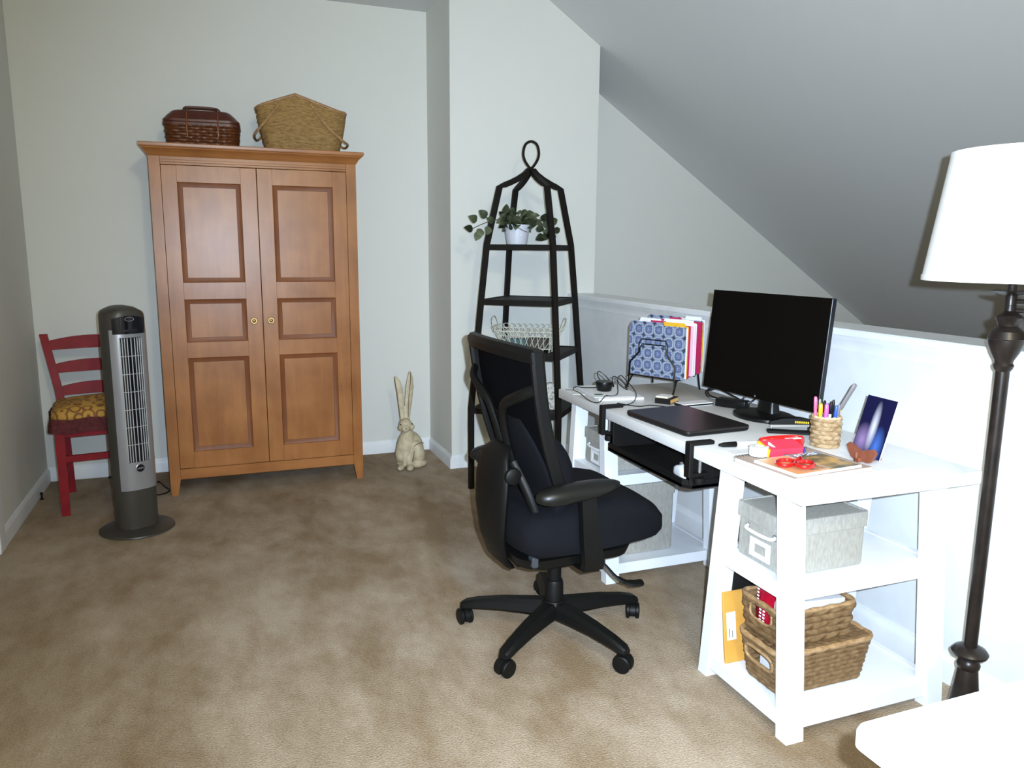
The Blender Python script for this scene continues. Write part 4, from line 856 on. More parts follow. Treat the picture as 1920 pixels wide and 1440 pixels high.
# papers and speaker puck at the far end
def sheet(name, label, cat, poly, z, th, mt):
    bm = new(); cx = sum(p[0] for p in poly)/len(poly); cy = sum(p[1] for p in poly)/len(poly)
    prism(bm, [(x-cx, y-cy) for x, y in poly], 0, th, 'xy'); return single(name, bm, mt, label, cat, (cx, cy, z))
s1 = sheet('paper_stack', 'stack of white papers under the black puck speaker at the rack end of the desk', 'papers', [(1.50, 2.88), (1.70, 2.85), (1.745, 3.17), (1.545, 3.20)], DZ+0.0005, 0.010, M_paper)
s2 = sheet('paper_leaflet', 'white leaflet on top of the papers by the puck speaker', 'leaflet', [(1.49, 2.905), (1.67, 2.865), (1.70, 3.02), (1.53, 3.06)], DZ+0.011, 0.0015, M_paper)
bm = new(); prism(bm, [(-0.045, 0.005), (-0.01, -0.003), (-0.003, 0.03), (-0.038, 0.038)], 0.0015, 0.0018, 'xy'); xf(bm, bm.verts[:], Matrix.Translation((-0.035, -0.02, 0))); obj('printed_patch', bm, M_teal, s2)
s3 = sheet('paper_leaflet', 'white leaflet at the corner of the desk nearest the iron rack', 'leaflet', [(1.460, 3.05), (1.510, 3.03), (1.528, 3.19), (1.465, 3.198)], DZ+0.0005, 0.002, M_paper)
bm = new(); prism(bm, [(-0.018, 0.03), (0.02, 0.02), (0.02, 0.035), (-0.018, 0.05)], 0.002, 0.0023, 'xy'); obj('printed_patch', bm, M_grey, s3)
T = thing('smart_speaker', 'small black puck speaker with a tangled cable on the desk papers', 'speaker', (1.605, 3.035, DZ+0.0128))
bm = new(); lathe(bm, [(0.001, 0), (0.029, 0), (0.032, 0.003), (0.040, 0.038), (0.038, 0.043), (0.001, 0.0435)], 28); obj('body', bm, M_black, T)
z0 = DZ+0.018
cab = [(1.574, 3.05, z0+0.008), (1.53, 3.085, z0+0.004), (1.515, 3.14, z0), (1.475, 3.08, z0-0.001), (1.468, 3.0, z0-0.002), (1.464, 2.93, z0-0.013), (1.460, 2.87, z0-0.015), (1.472, 2.835, z0-0.014), (1.497, 2.848, z0-0.006), (1.545, 2.905, z0-0.002), (1.575, 2.895, z0-0.002), (1.60, 2.90, z0+0.01), (1.65, 3.0, z0+0.045), (1.70, 3.06, z0+0.055), (1.735, 3.075, z0+0.03), (1.738, 3.01, z0+0.002), (1.69, 2.90, z0-0.003), (1.63, 2.81, z0-0.012), (1.575, 2.765, z0-0.015), (1.53, 2.755, z0-0.015), (1.545, 2.80, z0-0.0145), (1.565, 2.76, z0-0.015), (1.60, 2.715, z0-0.015), (1.655, 2.72, z0-0.015), (1.70, 2.668, z0-0.015), (1.725, 2.635, z0-0.015), (1.762, 2.648, z0-0.014)]
bm = new(); tube(bm, smoothpath(cab, 6), 0.0022, 6); obj('cable', bm, M_black, T, world=True)
cab2 = [(1.625, 3.06, z0+0.012), (1.60, 3.09, z0+0.05), (1.615, 3.11, z0+0.07), (1.645, 3.09, z0+0.045), (1.66, 3.05, z0+0.006), (1.668, 3.08, z0+0.035), (1.69, 3.105, z0+0.044), (1.718, 3.10, z0+0.03), (1.728, 3.06, z0+0.006), (1.71, 3.02, z0-0.004), (1.685, 3.045, z0+0.018), (1.70, 3.085, z0+0.030)]
bm = new(); tube(bm, smoothpath(cab2, 6), 0.0022, 6); obj('cable', bm, M_black, T, world=True)
# small note books
T = thing('pocket_notebook', 'small black covered notebook with orange page edges behind the laptop', 'notebook', (1.762, 2.768, DZ+0.0005), R(35))
bm = new(); box(bm, -0.045, 0.045, -0.034, 0.034, 0, 0.002); box(bm, -0.045, 0.045, -0.034, 0.034, 0.019, 0.021); box(bm, -0.046, -0.043, -0.034, 0.034, 0, 0.021); obj('cover', bm, M_blackm, T)
bm = new(); box(bm, -0.043, 0.043, -0.032, 0.032, 0.002, 0.019); obj('pages', bm, mat('orange_page_edge', (0.72, 0.42, 0.14), 0.7), T)
T = thing('note_pad', 'small cream note pad on top of the black pocket notebook', 'note pad', (1.752, 2.772, DZ+0.022), R(35))
bm = new(); box(bm, -0.028, 0.028, -0.026, 0.026, 0, 0.006); obj('pages', bm, mat('cream_page', (0.72, 0.62, 0.45), 0.7), T)
bm = new(); box(bm, -0.028, 0.028, -0.026, 0.026, 0.006, 0.0072); obj('cover', bm, M_paper, T)
# external drive, power brick, cables
T = thing('external_drive', 'slim white external drive with black edge beside the laptop', 'drive', (1.835, 2.677, DZ+0.0005), R(3))
bm = new(); box(bm, -0.075, 0.075, -0.03, 0.03, 0, 0.012, 0.002); obj('case', bm, M_white, T)
bm = new(); box(bm, -0.0765, -0.0745, -0.03, 0.03, 0.001, 0.011); box(bm, -0.075, 0.075, -0.0312, -0.0295, 0.003, 0.009); obj('edge_band', bm, M_black, T)
T = thing('power_adapter', 'black power brick with cables on the desk behind the monitor stand', 'power adapter', (1.960, 2.588, DZ+0.0005), R(-62))
bm = new(); box(bm, -0.065, 0.065, -0.026, 0.026, 0, 0.034, 0.005, seg=2); obj('brick', bm, M_black, T)
for pts in ([(1.932, 2.645, 0.785), (1.900, 2.672, 0.795), (1.905, 2.695, 0.815), (1.945, 2.695, 0.822), (1.995, 2.62, 0.88), (1.967, 2.52, 0.90)], [(1.975, 2.56, 0.79), (1.995, 2.55, 0.82), (2.0, 2.60, 0.85), (1.995, 2.56, 0.88), (1.969, 2.47, 0.90)], [(1.985, 2.54, 0.785), (2.01, 2.52, 0.80), (2.015, 2.50, 0.84), (1.970, 2.45, 0.88)], [(1.930, 2.648, 0.790), (1.918, 2.695, 0.800), (1.945, 2.725, 0.820), (1.985, 2.71, 0.815), (2.03, 2.67, 0.788), (2.055, 2.62, 0.7665)]):
    bm = new(); tube(bm, smoothpath(pts, 6), 0.0035, 7); obj('cable', bm, M_black, T, world=True)
# stapler
T = thing('stapler', 'black stapler with yellow lettering between the monitor stand and the pen cup', 'stapler', (1.868, 2.135, DZ+0.0005), R(-32))
bm = new(); box(bm, -0.078, 0.075, -0.019, 0.019, 0, 0.010, 0.003); obj('base', bm, M_blackm, T)
bm = new(); prism(bm, [(-0.062, 0.020), (0.07, 0.028), (0.07, 0.037), (-0.065, 0.030)], -0.010, 0.010, 'xz'); obj('magazine', bm, M_steel, T)
bm = new(); prism(bm, [(-0.072, 0.030), (-0.068, 0.042), (-0.03, 0.054), (0.03, 0.058), (0.075, 0.050), (0.078, 0.030), (0.07, 0.037)], -0.015, 0.015, 'xz'); hd = obj('handle_arm', bm, M_black, T)
bm = new(); prism(bm, [(0.058, 0.008), (0.078, 0.008), (0.078, 0.04), (0.062, 0.04)], -0.013, 0.013, 'xz'); obj('hinge', bm, M_black, T)
bm = new(); tube(bm, [(-0.066, -0.012, 0.018), (-0.067, -0.012, 0.034), (-0.067, 0.012, 0.034), (-0.066, 0.012, 0.018)], 0.003, 6); obj('nose', bm, M_steel, T)
for q in range(7):
    bm = new(); box(bm, 0.012+q*0.007, 0.0165+q*0.007, -0.0156, -0.0149, 0.040, 0.047); obj('letter_mark', bm, M_yelp, hd)
# pen cup
T = thing('pen_cup', 'woven seagrass pen cup on the desk beside the picture card', 'pen cup', (1.852, 1.95, DZ+0.0005), R(10))
cir = [(0.044*math.cos(2*PI*i/40), 0.044*math.sin(2*PI*i/40)) for i in range(40)]
bm = new(); g = woven(bm, [(x*0.93, y*0.93) for x, y in cir], [(x*0.98, y*0.98) for x, y in cir], 0.0, 0.100, 7, 16, 0.0075, 'braid', 5, 6, belly=0.001, thick=0.004); obj('woven_body', bm, M_hyac2, T, 60)
bm = new(); rr_ = [p for p in g[-1][::2]]; tube(bm, rr_, [0.0042+0.0012*math.sin(i*2.1) for i in range(len(rr_))], 7, True); obj('rim', bm, M_hyac2, T)
bm = new(); lathe(bm, [(0.001, 0.001), (0.04, 0.001), (0.04, 0.005), (0.001, 0.005)], 20); obj('bottom', bm, M_hyac2, T)
CUP = Matrix.Translation((1.852, 1.95, DZ+0.0005)) @ Matrix.Rotation(0, 4, 'Z')
vr = Vector((0.69, -0.72, 0)); vf = Vector((0.72, 0.69, 0))     # right / away as one stands before the desk end
def pen(label, u, v, tu, tv, ln, r, mts, cat='pen', cap=True, zb=0.008):
    a = Vector((1.852, 1.95, DZ)) + vr*u*0.62 + vf*v*0.62 + Vector((0, 0, zb)); d = (vr*tu+vf*tv+Vector((0, 0, 1))).normalized()
    t = thing('pen', label, cat, a, 0, 'pens in the woven cup'); rm = Vector((0, 0, 1)).rotation_difference(d).to_matrix().to_4x4()
    bm = new(); lathe(bm, [(0.0008, 0), (r*0.6, 0.006), (r, 0.014), (r, ln*0.72)], 12, rm); obj('barrel', bm, mts[0], t)
    bm = new(); lathe(bm, [(r*1.0, ln*0.72), (r*1.08, ln*0.725), (r*1.05, ln*0.97), (r*0.6, ln), (0.0008, ln)], 12, rm); obj('cap', bm, mts[1], t)
    bm = new(); v_ = box(bm, r*0.9, r*1.35, -0.0015, 0.0015, ln*0.74, ln*0.93); xf(bm, v_, rm); obj('clip', bm, mts[1], t)
pen('pink marker with pale cap in the woven pen cup', -0.050, 0.0, -0.05, 0.0, 0.155, 0.0052, (M_pinkp, M_pinkp))
pen('yellow highlighter in the woven pen cup', -0.026, -0.03, -0.03, -0.03, 0.138, 0.006, (M_yelp, M_yelp))
pen('magenta highlighter in the woven pen cup', -0.002, -0.05, 0.0, -0.02, 0.140, 0.006, (M_magp, M_magp))
pen('black and white pen in the woven pen cup', 0.012, -0.012, 0.02, 0.0, 0.142, 0.0045, (M_white, M_black))
pen('dark blue pen in the woven pen cup', -0.012, 0.018, -0.02, 0.0, 0.142, 0.0045, (M_blue, M_blackm))
pen('bright blue pen in the woven pen cup', 0.034, -0.03, 0.05, -0.03, 0.136, 0.0048, (M_blue, M_blue))
pen('black pen leaning in the woven pen cup', 0.02, 0.008, 0.03, 0.0, 0.148, 0.0042, (M_black, M_black))
pen('white pen in the woven pen cup', -0.036, 0.04, -0.03, 0.03, 0.143, 0.0042, (M_paper, M_steel))
pen('silver pen in the woven pen cup', 0.048, -0.002, 0.04, -0.01, 0.136, 0.0042, (M_steel, M_grey))
T = thing('hobby_knife', 'grey handled knife with yellow collar leaning in the woven pen cup', 'knife', Vector((1.852, 1.95, DZ+0.012)) - vr*0.014 + vf*0.021)
d = (vr*0.46+Vector((0, 0, 1))).normalized(); rm = Vector((0, 0, 1)).rotation_difference(d).to_matrix().to_4x4()
bm = new(); lathe(bm, [(0.001, 0), (0.003, 0.03), (0.0035, 0.088)], 8, rm); obj('blade', bm, M_steel, T)
bm = new(); lathe(bm, [(0.0035, 0.086), (0.006, 0.092), (0.0075, 0.118), (0.007, 0.124)], 10, rm, 1, 0.7); obj('collar', bm, M_yelp, T)
bm = new(); lathe(bm, [(0.0075, 0.122), (0.0082, 0.128), (0.0085, 0.19), (0.0092, 0.208), (0.007, 0.217), (0.001, 0.219)], 12, rm, 1, 0.7); obj('handle', bm, M_grey, T)
# picture card on an easel
cn = PI-R(4)
T = thing('tabletop_easel', 'small carved brown wooden easel on the desk holding a picture card', 'easel', (1.832, 1.752, DZ+0.0005), cn)  # local +x faces the room
bm = new(); rings(bm, [[Vector((x, y, z)) for y, z in [(-0.055, 0.028), (-0.062, 0.042), (-0.05, 0.052), (-0.03, 0.046), (0.0, 0.036), (0.03, 0.046), (0.05, 0.052), (0.062, 0.042), (0.055, 0.028), (0.04, 0.008), (0.025, 0.004), (0.0, 0.012), (-0.025, 0.004), (-0.04, 0.008)]] for x in (0.018, 0.026)]); obj('front_board', bm, M_easel, T)
bm = new(); box(bm, -0.05, 0.045, -0.005, 0.005, 0.002, 0.016); box(bm, 0.036, 0.045, -0.005, 0.005, 0.0, 0.034, 0.002); obj('foot', bm, M_easel, T)
bm = new(); v = box(bm, -0.006, 0.0, -0.012, 0.012, 0.0, 0.15, 0, rot(0, 0, R(-16), (-0.012, 0, 0.008))); obj('back_rest', bm, M_easel, T)
T = thing('picture_card', 'dark blue picture card with pale and light blue glow standing on the small easel', 'picture', (1.832+0.006*math.cos(cn), 1.755+0.006*math.sin(cn), DZ+0.0175), cn+PI/2)
lean = Matrix.Rotation(R(-16), 4, 'X')
bm = new(); box(bm, -0.061, 0.061, -0.0015, 0.0015, 0.0, 0.185, 0, lean); obj('board', bm, M_paper, T)
bm = new(); box(bm, -0.0605, 0.0605, -0.0022, -0.0016, 0.0005, 0.1845, 0, lean); obj('print', bm, M_card, T)
sheet('paper_leaflet', 'white leaflet with cyan strip under the small easel', 'leaflet', [(1.775, 1.66), (1.90, 1.66), (1.90, 1.83), (1.775, 1.83)], DZ+0.0001, 0.0004, M_paper)
# notebooks, magazine
T = thing('spiral_notebook', 'kraft covered spiral notebook lying at the near front corner of the desk', 'notebook', (1.607, 1.78, DZ+0.0005), R(4))
bm = new(); box(bm, -0.15, 0.15, -0.125, 0.125, 0.0, 0.0015); box(bm, -0.15, 0.15, -0.125, 0.125, 0.012, 0.0135); obj('cover', bm, M_kraft, T)
bm = new(); box(bm, -0.149, 0.149, -0.124, 0.118, 0.0017, 0.0118); obj('pages', bm, M_paper, T)
for i in range(26):
    x = -0.14+0.28*i/25; bm = new(); tube(bm, [(x, 0.122+0.008*math.cos(a*PI/5), 0.0085+0.008*math.sin(a*PI/5)) for a in range(10)], 0.0009, 5, True); obj('coil', bm, M_blackm, T)
sheet('paper_leaflet', 'white sheet lying under the marker at the front edge of the desk', 'leaflet', [(1.50, 1.955), (1.66, 1.965), (1.655, 2.01), (1.50, 2.0)], DZ+0.0002, 0.001, M_paper)
T = thing('magazine', 'magazine with orange and landscape photo cover on the kraft notebook', 'magazine', (1.598, 1.745, DZ+0.0145), R(5))
bm = new(); box(bm, -0.125, 0.125, -0.085, 0.085, 0.0, 0.007); obj('pages', bm, M_paper, T)
M_mcov = mat('peach_cover', (0.72, 0.36, 0.16), 0.35, base2=(0.78, 0.44, 0.24), vs_=10)
bm = new(); box(bm, -0.121, -0.0, -0.081, 0.081, 0.0071, 0.0076); cv = obj('cover', bm, M_mcov, T)
M_land = mat('landscape_photo', (0.09, 0.085, 0.05), 0.35, base2=(0.62, 0.36, 0.10), vs_=22, lo=0.45, hi=0.7, stretch=(0.7, 1, 1))
bm = new(); box(bm, 0.004, 0.121, -0.081, 0.055, 0.0071, 0.0076); obj('cover_photo', bm, M_land, T)
bm = new(); box(bm, 0.004, 0.121, 0.055, 0.081, 0.0071, 0.0076); bt_ = obj('title_band', bm, mat('blue_sky_band', (0.10, 0.20, 0.42), 0.35, base2=(0.25, 0.24, 0.22), vs_=16), T)
bm = text_bm('SCAPES', 0.026, 0.0002); xf(bm, bm.verts[:], Matrix.Translation((0.062, 0.066, 0.0079))); obj('title', bm, M_paper, bt_)
for x0, y0 in ((-0.058, -0.07), (-0.058, -0.025), (-0.016, -0.07), (-0.016, -0.025)):
    bm = new(); box(bm, x0, x0+0.036, y0, y0+0.038, 0.0076, 0.0079); obj('inset_photo', bm, mat('inset_photo', (0.25, 0.11, 0.05), 0.4, base2=(0.55, 0.40, 0.28), vs_=40), cv)
# scissors
T = thing('scissors', 'scissors with translucent red handles lying on the magazine', 'scissors', (1.565, 1.742, DZ+0.0228), R(36))
for s, dz in ((1, 0.0), (-1, 0.004)):
    bm = new(); loop = [(-0.046+0.034*math.cos(2*PI*i/20), s*0.027+0.022*math.sin(2*PI*i/20), 0.008+dz) for i in range(20)]
    tube(bm, loop, 0.0062, 8, True); tube(bm, smoothpath([(-0.02, s*0.012, 0.008+dz), (0.005, s*0.004, 0.007+dz), (0.022, -s*0.002, 0.006+dz)], 4), [0.007]*9, 8); obj('handle', bm, M_scis, T)
    bm = new(); prism(bm, [(0.015, -s*0.006), (0.05, -s*0.007), (0.105, s*0.001), (0.05, s*0.004), (0.015, s*0.004)], 0.006+dz*0.4, 0.0075+dz*0.4, 'xy'); obj('blade', bm, M_steel, T)
bm = new(); lathe(bm, [(0.001, 0.004), (0.004, 0.004), (0.004, 0.011), (0.001, 0.012)], 12, Matrix.Translation((0.022, 0, 0))); obj('pivot', bm, M_steel, T)
# tape pack
T = thing('tape_pack', 'red hang card pack of sticky tape with white roll on the notebook', 'tape pack', (1.60, 1.872, DZ+0.0225), R(-4))
PT = Matrix.Rotation(R(14), 4, 'X')
bm = new(); card = [(-0.055, -0.03), (0.062, -0.03), (0.066, -0.025), (0.066, 0.024), (0.062, 0.03), (-0.055, 0.03)]
prism(bm, card, 0.024, 0.026, 'xy', PT); box(bm, -0.055, -0.005, -0.03, 0.03, 0.0, 0.024, 0, PT); box(bm, -0.005, 0.064, -0.029, 0.0, 0.006, 0.024, 0, PT); cd = obj('card', bm, M_redpk, T)
bm = new(); box(bm, -0.061, -0.0552, -0.03, 0.03, 0.0, 0.026, 0, PT); obj('yellow_edge', bm, M_yelp, cd)
bm = new(); prism(bm, [(-0.042, -0.004), (-0.034, -0.016), (-0.029, -0.016), (-0.029, 0.016), (-0.034, 0.016), (-0.042, 0.004)], 0.0258, 0.0266, 'xy', PT); obj('hang_hole', bm, M_paper, cd)
bm = new(); lathe(bm, [(0.012, -0.0052), (0.028, -0.0052), (0.029, -0.004), (0.029, 0.022), (0.028, 0.024), (0.012, 0.024), (0.012, -0.0052)], 28, Matrix.Translation((-0.073, -0.002, 0))); obj('tape_roll', bm, M_white, T)
T = thing('tape_dispenser', 'red handheld tape dispenser with white label behind the red tape pack', 'tape dispenser', (1.655, 1.928, DZ+0.0145), R(-8))
bm = new(); lo = [(0.075*math.cos(2*PI*i/28), 0.021*math.sin(2*PI*i/28)*(1+0.25*math.cos(2*PI*i/28)), 0.020) for i in range(28)]
tube(bm, lo, 0.009, 8, True, flat=(1.9, 0.6)); obj('frame', bm, M_scis, T)
bm = new(); prism(bm, [(0.0, -0.033), (0.05, -0.033), (0.055, -0.018), (0.0, -0.017)], 0.037, 0.0378, 'xy'); obj('label', bm, M_paper, T)
bm = new(); lathe(bm, [(0.006, 0.006), (0.017, 0.006), (0.017, 0.03), (0.006, 0.03), (0.006, 0.006)], 22, Matrix.Translation((-0.035, 0, 0))); obj('tape_roll', bm, M_white, T)
T = thing('small_pen', 'small blue and grey pen lying behind the red tape pack', 'pen', (1.70, 1.872, DZ+0.019), R(48))
bm = new(); v = lathe(bm, [(0.0008, -0.035), (0.003, -0.028), (0.004, -0.02), (0.004, 0.02)], 10, Matrix.Rotation(PI/2, 4, 'Y')); obj('barrel', bm, M_blue, T)
bm = new(); v = lathe(bm, [(0.004, 0.02), (0.0042, 0.021), (0.0036, 0.036), (0.0008, 0.038)], 10, Matrix.Rotation(PI/2, 4, 'Y')); obj('cap', bm, M_grey, T)
# marker
T = thing('marker_pen', 'white marker with black cap lying at the front edge of the desk', 'marker', (1.575, 2.035, DZ+0.0095), R(-8))
bm = new(); lathe(bm, [(0.0085, -0.01), (0.0085, 0.062), (0.006, 0.066), (0.001, 0.067)], 16, Matrix.Rotation(PI/2, 4, 'Y')); obj('barrel', bm, M_white, T)
bm = new(); lathe(bm, [(0.001, -0.072), (0.004, -0.070), (0.008, -0.055), (0.0095, -0.012), (0.009, -0.009)], 16, Matrix.Rotation(PI/2, 4, 'Y')); obj('cap', bm, M_black, T)
# short charging lead poking up by the tape pack
bm = new(); tube(bm, smoothpath([(1.79, 2.09, DZ+0.004), (1.755, 2.06, DZ+0.004), (1.735, 2.03, DZ+0.004), (1.728, 1.995, DZ+0.004)], 6), 0.0028, 7); tag(obj('charging_lead', bm, M_black), 'short black charging lead beside the red tape dispenser', 'cable')

# ------------------------------------------------------------------ office chair
T = thing('office_chair', 'black swivel office chair with mesh back pulled up to the desk', 'office chair', (1.10, 2.425, 0), R(3))
bm = new(); lathe(bm, [(0.001, 0.075), (0.045, 0.075), (0.055, 0.085), (0.052, 0.125), (0.042, 0.140), (0.001, 0.142)], 24); obj('hub', bm, M_plas, T)
for k in range(5):
    a = R(2-3+72*k); ca, sa = math.cos(a), math.sin(a); bm = new(); rs = []
    for r_, zc, w_, h_ in ((0.03, 0.108, 0.040, 0.030), (0.10, 0.106, 0.036, 0.026), (0.20, 0.101, 0.031, 0.022), (0.29, 0.090, 0.027, 0.018), (0.335, 0.081, 0.025, 0.015), (0.352, 0.076, 0.017, 0.009)):
        rs.append([Vector((r_*ca-sa*w_*q, r_*sa+ca*w_*q, zc+h_*p)) for q, p in ((-1, -0.6), (-0.8, -1), (0.8, -1), (1, -0.6), (0.85, 0.5), (0.5, 1), (-0.5, 1), (-0.85, 0.5))])
    rings(bm, rs); obj('base_arm', bm, M_plas, T, 30)
    ang = a + R(60+35*k); cx, cy = 0.338*ca, 0.338*sa; cm = Matrix.Translation((cx, cy, 0)) @ Matrix.Rotation(ang, 4, 'Z')
    bm = new()
    prism(bm, [(0.034*math.cos(R(q)), 0.031+0.032*math.sin(R(q))) for q in range(-20, 201, 20)], -0.010, 0.010, 'xz'); tube(bm, [(0.0, 0, 0.045), (0.0, 0, 0.078)], 0.010, 10); xf(bm, bm.verts[:], cm); cs = obj('caster', bm, M_plas, T, 30)
    for s in (-1, 1):
        bm = new(); lathe(bm, [(0.001, 0.010), (0.026, 0.010), (0.0305, 0.013), (0.0305, 0.022), (0.027, 0.025), (0.012, 0.0265), (0.001, 0.0265)], 22, cm @ Matrix.Translation((0, 0, 0.0308)) @ Matrix.Rotation(s*PI/2, 4, 'X')); obj('wheel', bm, M_plas, cs, 30)
bm = new(); lathe(bm, [(0.001, 0.12), (0.036, 0.12), (0.034, 0.205), (0.030, 0.215), (0.026, 0.216), (0.026, 0.30), (0.001, 0.30)], 24); obj('gas_column', bm, M_plas, T)
bm = new(); box(bm, -0.10, 0.14, -0.09, 0.09, 0.29, 0.345, 0.015, seg=2); box(bm, -0.17, -0.08, -0.05, 0.05, 0.30, 0.35, 0.012, seg=2); obj('tilt_mechanism', bm, M_plas, T)
bm = new(); tube(bm, smoothpath([(0.04, -0.08, 0.32), (0.085, -0.17, 0.335), (0.13, -0.215, 0.285), (0.175, -0.23, 0.262), (0.225, -0.235, 0.258)], 5), [0.006]*11+[0.009]*4+[0.012]*5+[0.008], 8, flat=(0.7, 1.3)); obj('lever', bm, M_plas, T)
bm = new(); tube(bm, smoothpath([(-0.03, 0.08, 0.31), (-0.08, 0.12, 0.285), (-0.13, 0.15, 0.268)], 5), [0.006]*5+[0.013]*5+[0.009], 8, flat=(0.8, 1.3)); obj('lever', bm, M_plas, T)
# seat: side profile lofted across, rounded at both sides
top_prof = [(-0.235, 0.47), (-0.22, 0.515), (-0.17, 0.545), (-0.05, 0.556), (0.08, 0.566), (0.18, 0.566), (0.25, 0.55), (0.295, 0.520), (0.322, 0.482)]
bot_prof = [(0.324, 0.445), (0.30, 0.415), (0.24, 0.400), (0.12, 0.388), (-0.05, 0.380), (-0.18, 0.390), (-0.23, 0.42)]
prof = top_prof+bot_prof; rs = []
for k in range(17):
    t = -1+2*k/16; q = (1-abs(t)**4)**0.5 if abs(t) < 1 else 0.0
    sc = 0.86+0.14*q; zc = 0.45; dz = 0.62+0.38*q
    rs.append([Vector(((x-0.04)*sc+0.04, t*0.245, zc+(z-zc)*dz+ (0.010*t*t if z > zc else 0))) for x, z in prof])
bm = new(); rings(bm, rs); obj('seat', bm, M_fab, T, 60)
bm = new(); rings(bm, [[Vector((x, y, z)) for x, y in [(p[0]*s-0.0, p[1]*s) for p in rrect(0.44, 0.42, 0.08, 5)]] for s, z in ((0.75, 0.335), (0.95, 0.352), (1.0, 0.385))]); obj('seat_pan', bm, M_plas, T)
# backrest: two posts, top rail, mesh, yoke
def bx(z, yv):   # back surface depth: leaning, wrapped a little forward at the sides
    return -0.245 + (1.09-z)*0.235 + 0.10*(yv/0.26)**2*0.35 - 0.02*math.sin(PI*(1.09-z)/0.5)
for s in (-1, 1):
    pts = [(bx(z, 0.26)-0.0, s*(0.262-0.02*(1.09-z)*2), z) for z in (1.085, 1.03, 0.95, 0.86, 0.77, 0.68, 0.60)]
    bm = new(); rs = []
    for i, p in enumerate(pts):
        p = Vector(p); rs.append([p+Vector((dx*0.022, dy*0.013, 0)) for dx, dy in ((-1, -0.6), (-0.6, -1), (0.6, -1), (1, -0.6), (1, 0.6), (0.6, 1), (-0.6, 1), (-1, 0.6))])
    rings(bm, rs); obj('back_post', bm, M_plas, T, 30)
bm = new(); rs = []
for i in range(13):
    y = -0.27+0.54*i/12; zt = 1.095+0.006*(1-(y/0.27)**2); x = bx(1.07, y)
    rs.append([Vector((x+dx, y, zt+dz)) for dx, dz in ((-0.022, -0.045), (-0.028, -0.02), (-0.018, -0.002), (0.0, 0.002), (0.016, -0.006), (0.020, -0.03), (0.014, -0.05))])
rings(bm, rs); obj('top_rail', bm, M_plas, T, 40)
def back_sheet(name, mt, z0, z1, hw_, off, th):
    bm = new(); V = []; fs = []
    for j in range(15):
        z = z0+(z1-z0)*j/14; V.append([bm.verts.new((bx(z, y)+off, y, z)) for y in [(-1+2*i/12)*(hw_-0.02*(1.09-z)*2) for i in range(13)]])
    for j in range(14):
        for i in range(12): fs.append(bm.faces.new((V[j][i], V[j][i+1], V[j+1][i+1], V[j+1][i])))
    bmesh.ops.solidify(bm, geom=fs, thickness=th); return obj(name, bm, mt, T, 60)
back_sheet('mesh_back', M_mesh, 0.58, 1.06, 0.252, 0.006, 0.004)
# lumbar cushion bulging forward at the bottom of the back
bm = new(); rs = []
for j in range(11):
    t = j/10; z = 0.52+0.325*t; th = 0.016+0.140*math.sin(PI*(0.20+0.72*(1-t)))**0.9*(1-t**7)
    hwd = 0.21*(1-0.45*t**4); row = []
    for i in range(28):
        a = 2*PI*i/28; c, s = math.cos(a), math.sin(a); y = hwd*math.copysign(abs(s)**0.7, s)
        x0 = bx(max(z, 0.58), y*0.6)+0.012 
        row.append(Vector((x0+th*max(0, c)**0.7 - 0.012*max(0, -c), y, z)))
    rs.append(row)
rings(bm, rs); obj('lumbar_cushion', bm, M_fab, T, 60)
# yoke: bars from the posts to a central spine
for s in (-1, 1):
    bm = new(); tube(bm, smoothpath([(bx(0.965, 0.26)-0.014, s*0.255, 0.968), (bx(0.95, 0.21)-0.026, s*0.215, 0.948), (bx(0.93, 0.15)-0.026, s*0.16, 0.925), (bx(0.88, 0.07)-0.022, s*0.07, 0.885), (bx(0.80, 0.04)-0.020, s*0.035, 0.80), (bx(0.70, 0.03)-0.022, s*0.03, 0.70), (bx(0.62, 0.03)-0.03, s*0.03, 0.62)], 5), 0.016, 8, flat=(1.15, 0.85)); obj('yoke_bar', bm, M_plas, T, 50)
# lower back shell and J bar under the seat
bm = new(); rs = []
for x, z, hy, th in ((-0.205, 0.745, 0.06, 0.030), (-0.235, 0.71, 0.105, 0.045), (-0.245, 0.62, 0.13, 0.052), (-0.25, 0.52, 0.125, 0.052), (-0.245, 0.42, 0.10, 0.048), (-0.225, 0.345, 0.075, 0.042), (-0.19, 0.305, 0.055, 0.034)):
    rs.append([Vector((x+th*0.5*math.cos(2*PI*i/20), hy*math.copysign(abs(math.sin(2*PI*i/20))**0.7, math.sin(2*PI*i/20)), z+0.0*i)) for i in range(20)])
rings(bm, rs); obj('back_shell', bm, M_plas, T, 50)
for s in (-1, 1):
    bm = new(); tube(bm, smoothpath([(-0.215, s*0.10, 0.70), (-0.18, s*0.15, 0.60), (-0.155, s*0.172, 0.50), (-0.17, s*0.165, 0.41), (-0.15, s*0.13, 0.35), (-0.07, s*0.09, 0.325)], 5), 0.016, 8, flat=(1.1, 0.8)); obj('support_bar', bm, M_plas, T, 50)
    bm = new(); lathe(bm, [(0.001, 0), (0.026, 0), (0.030, 0.005), (0.028, 0.018), (0.02, 0.022), (0.001, 0.023)], 20, Matrix.Translation((-0.225, s*0.12, 0.66)) @ Matrix.Rotation(-s*PI/2, 4, 'X')); obj('knob', bm, M_plas, T)
bm = new(); box(bm, -0.185, -0.16, -0.205, -0.165, 0.36, 0.40, 0.006); obj('slide_clip', bm, M_plas2, T)
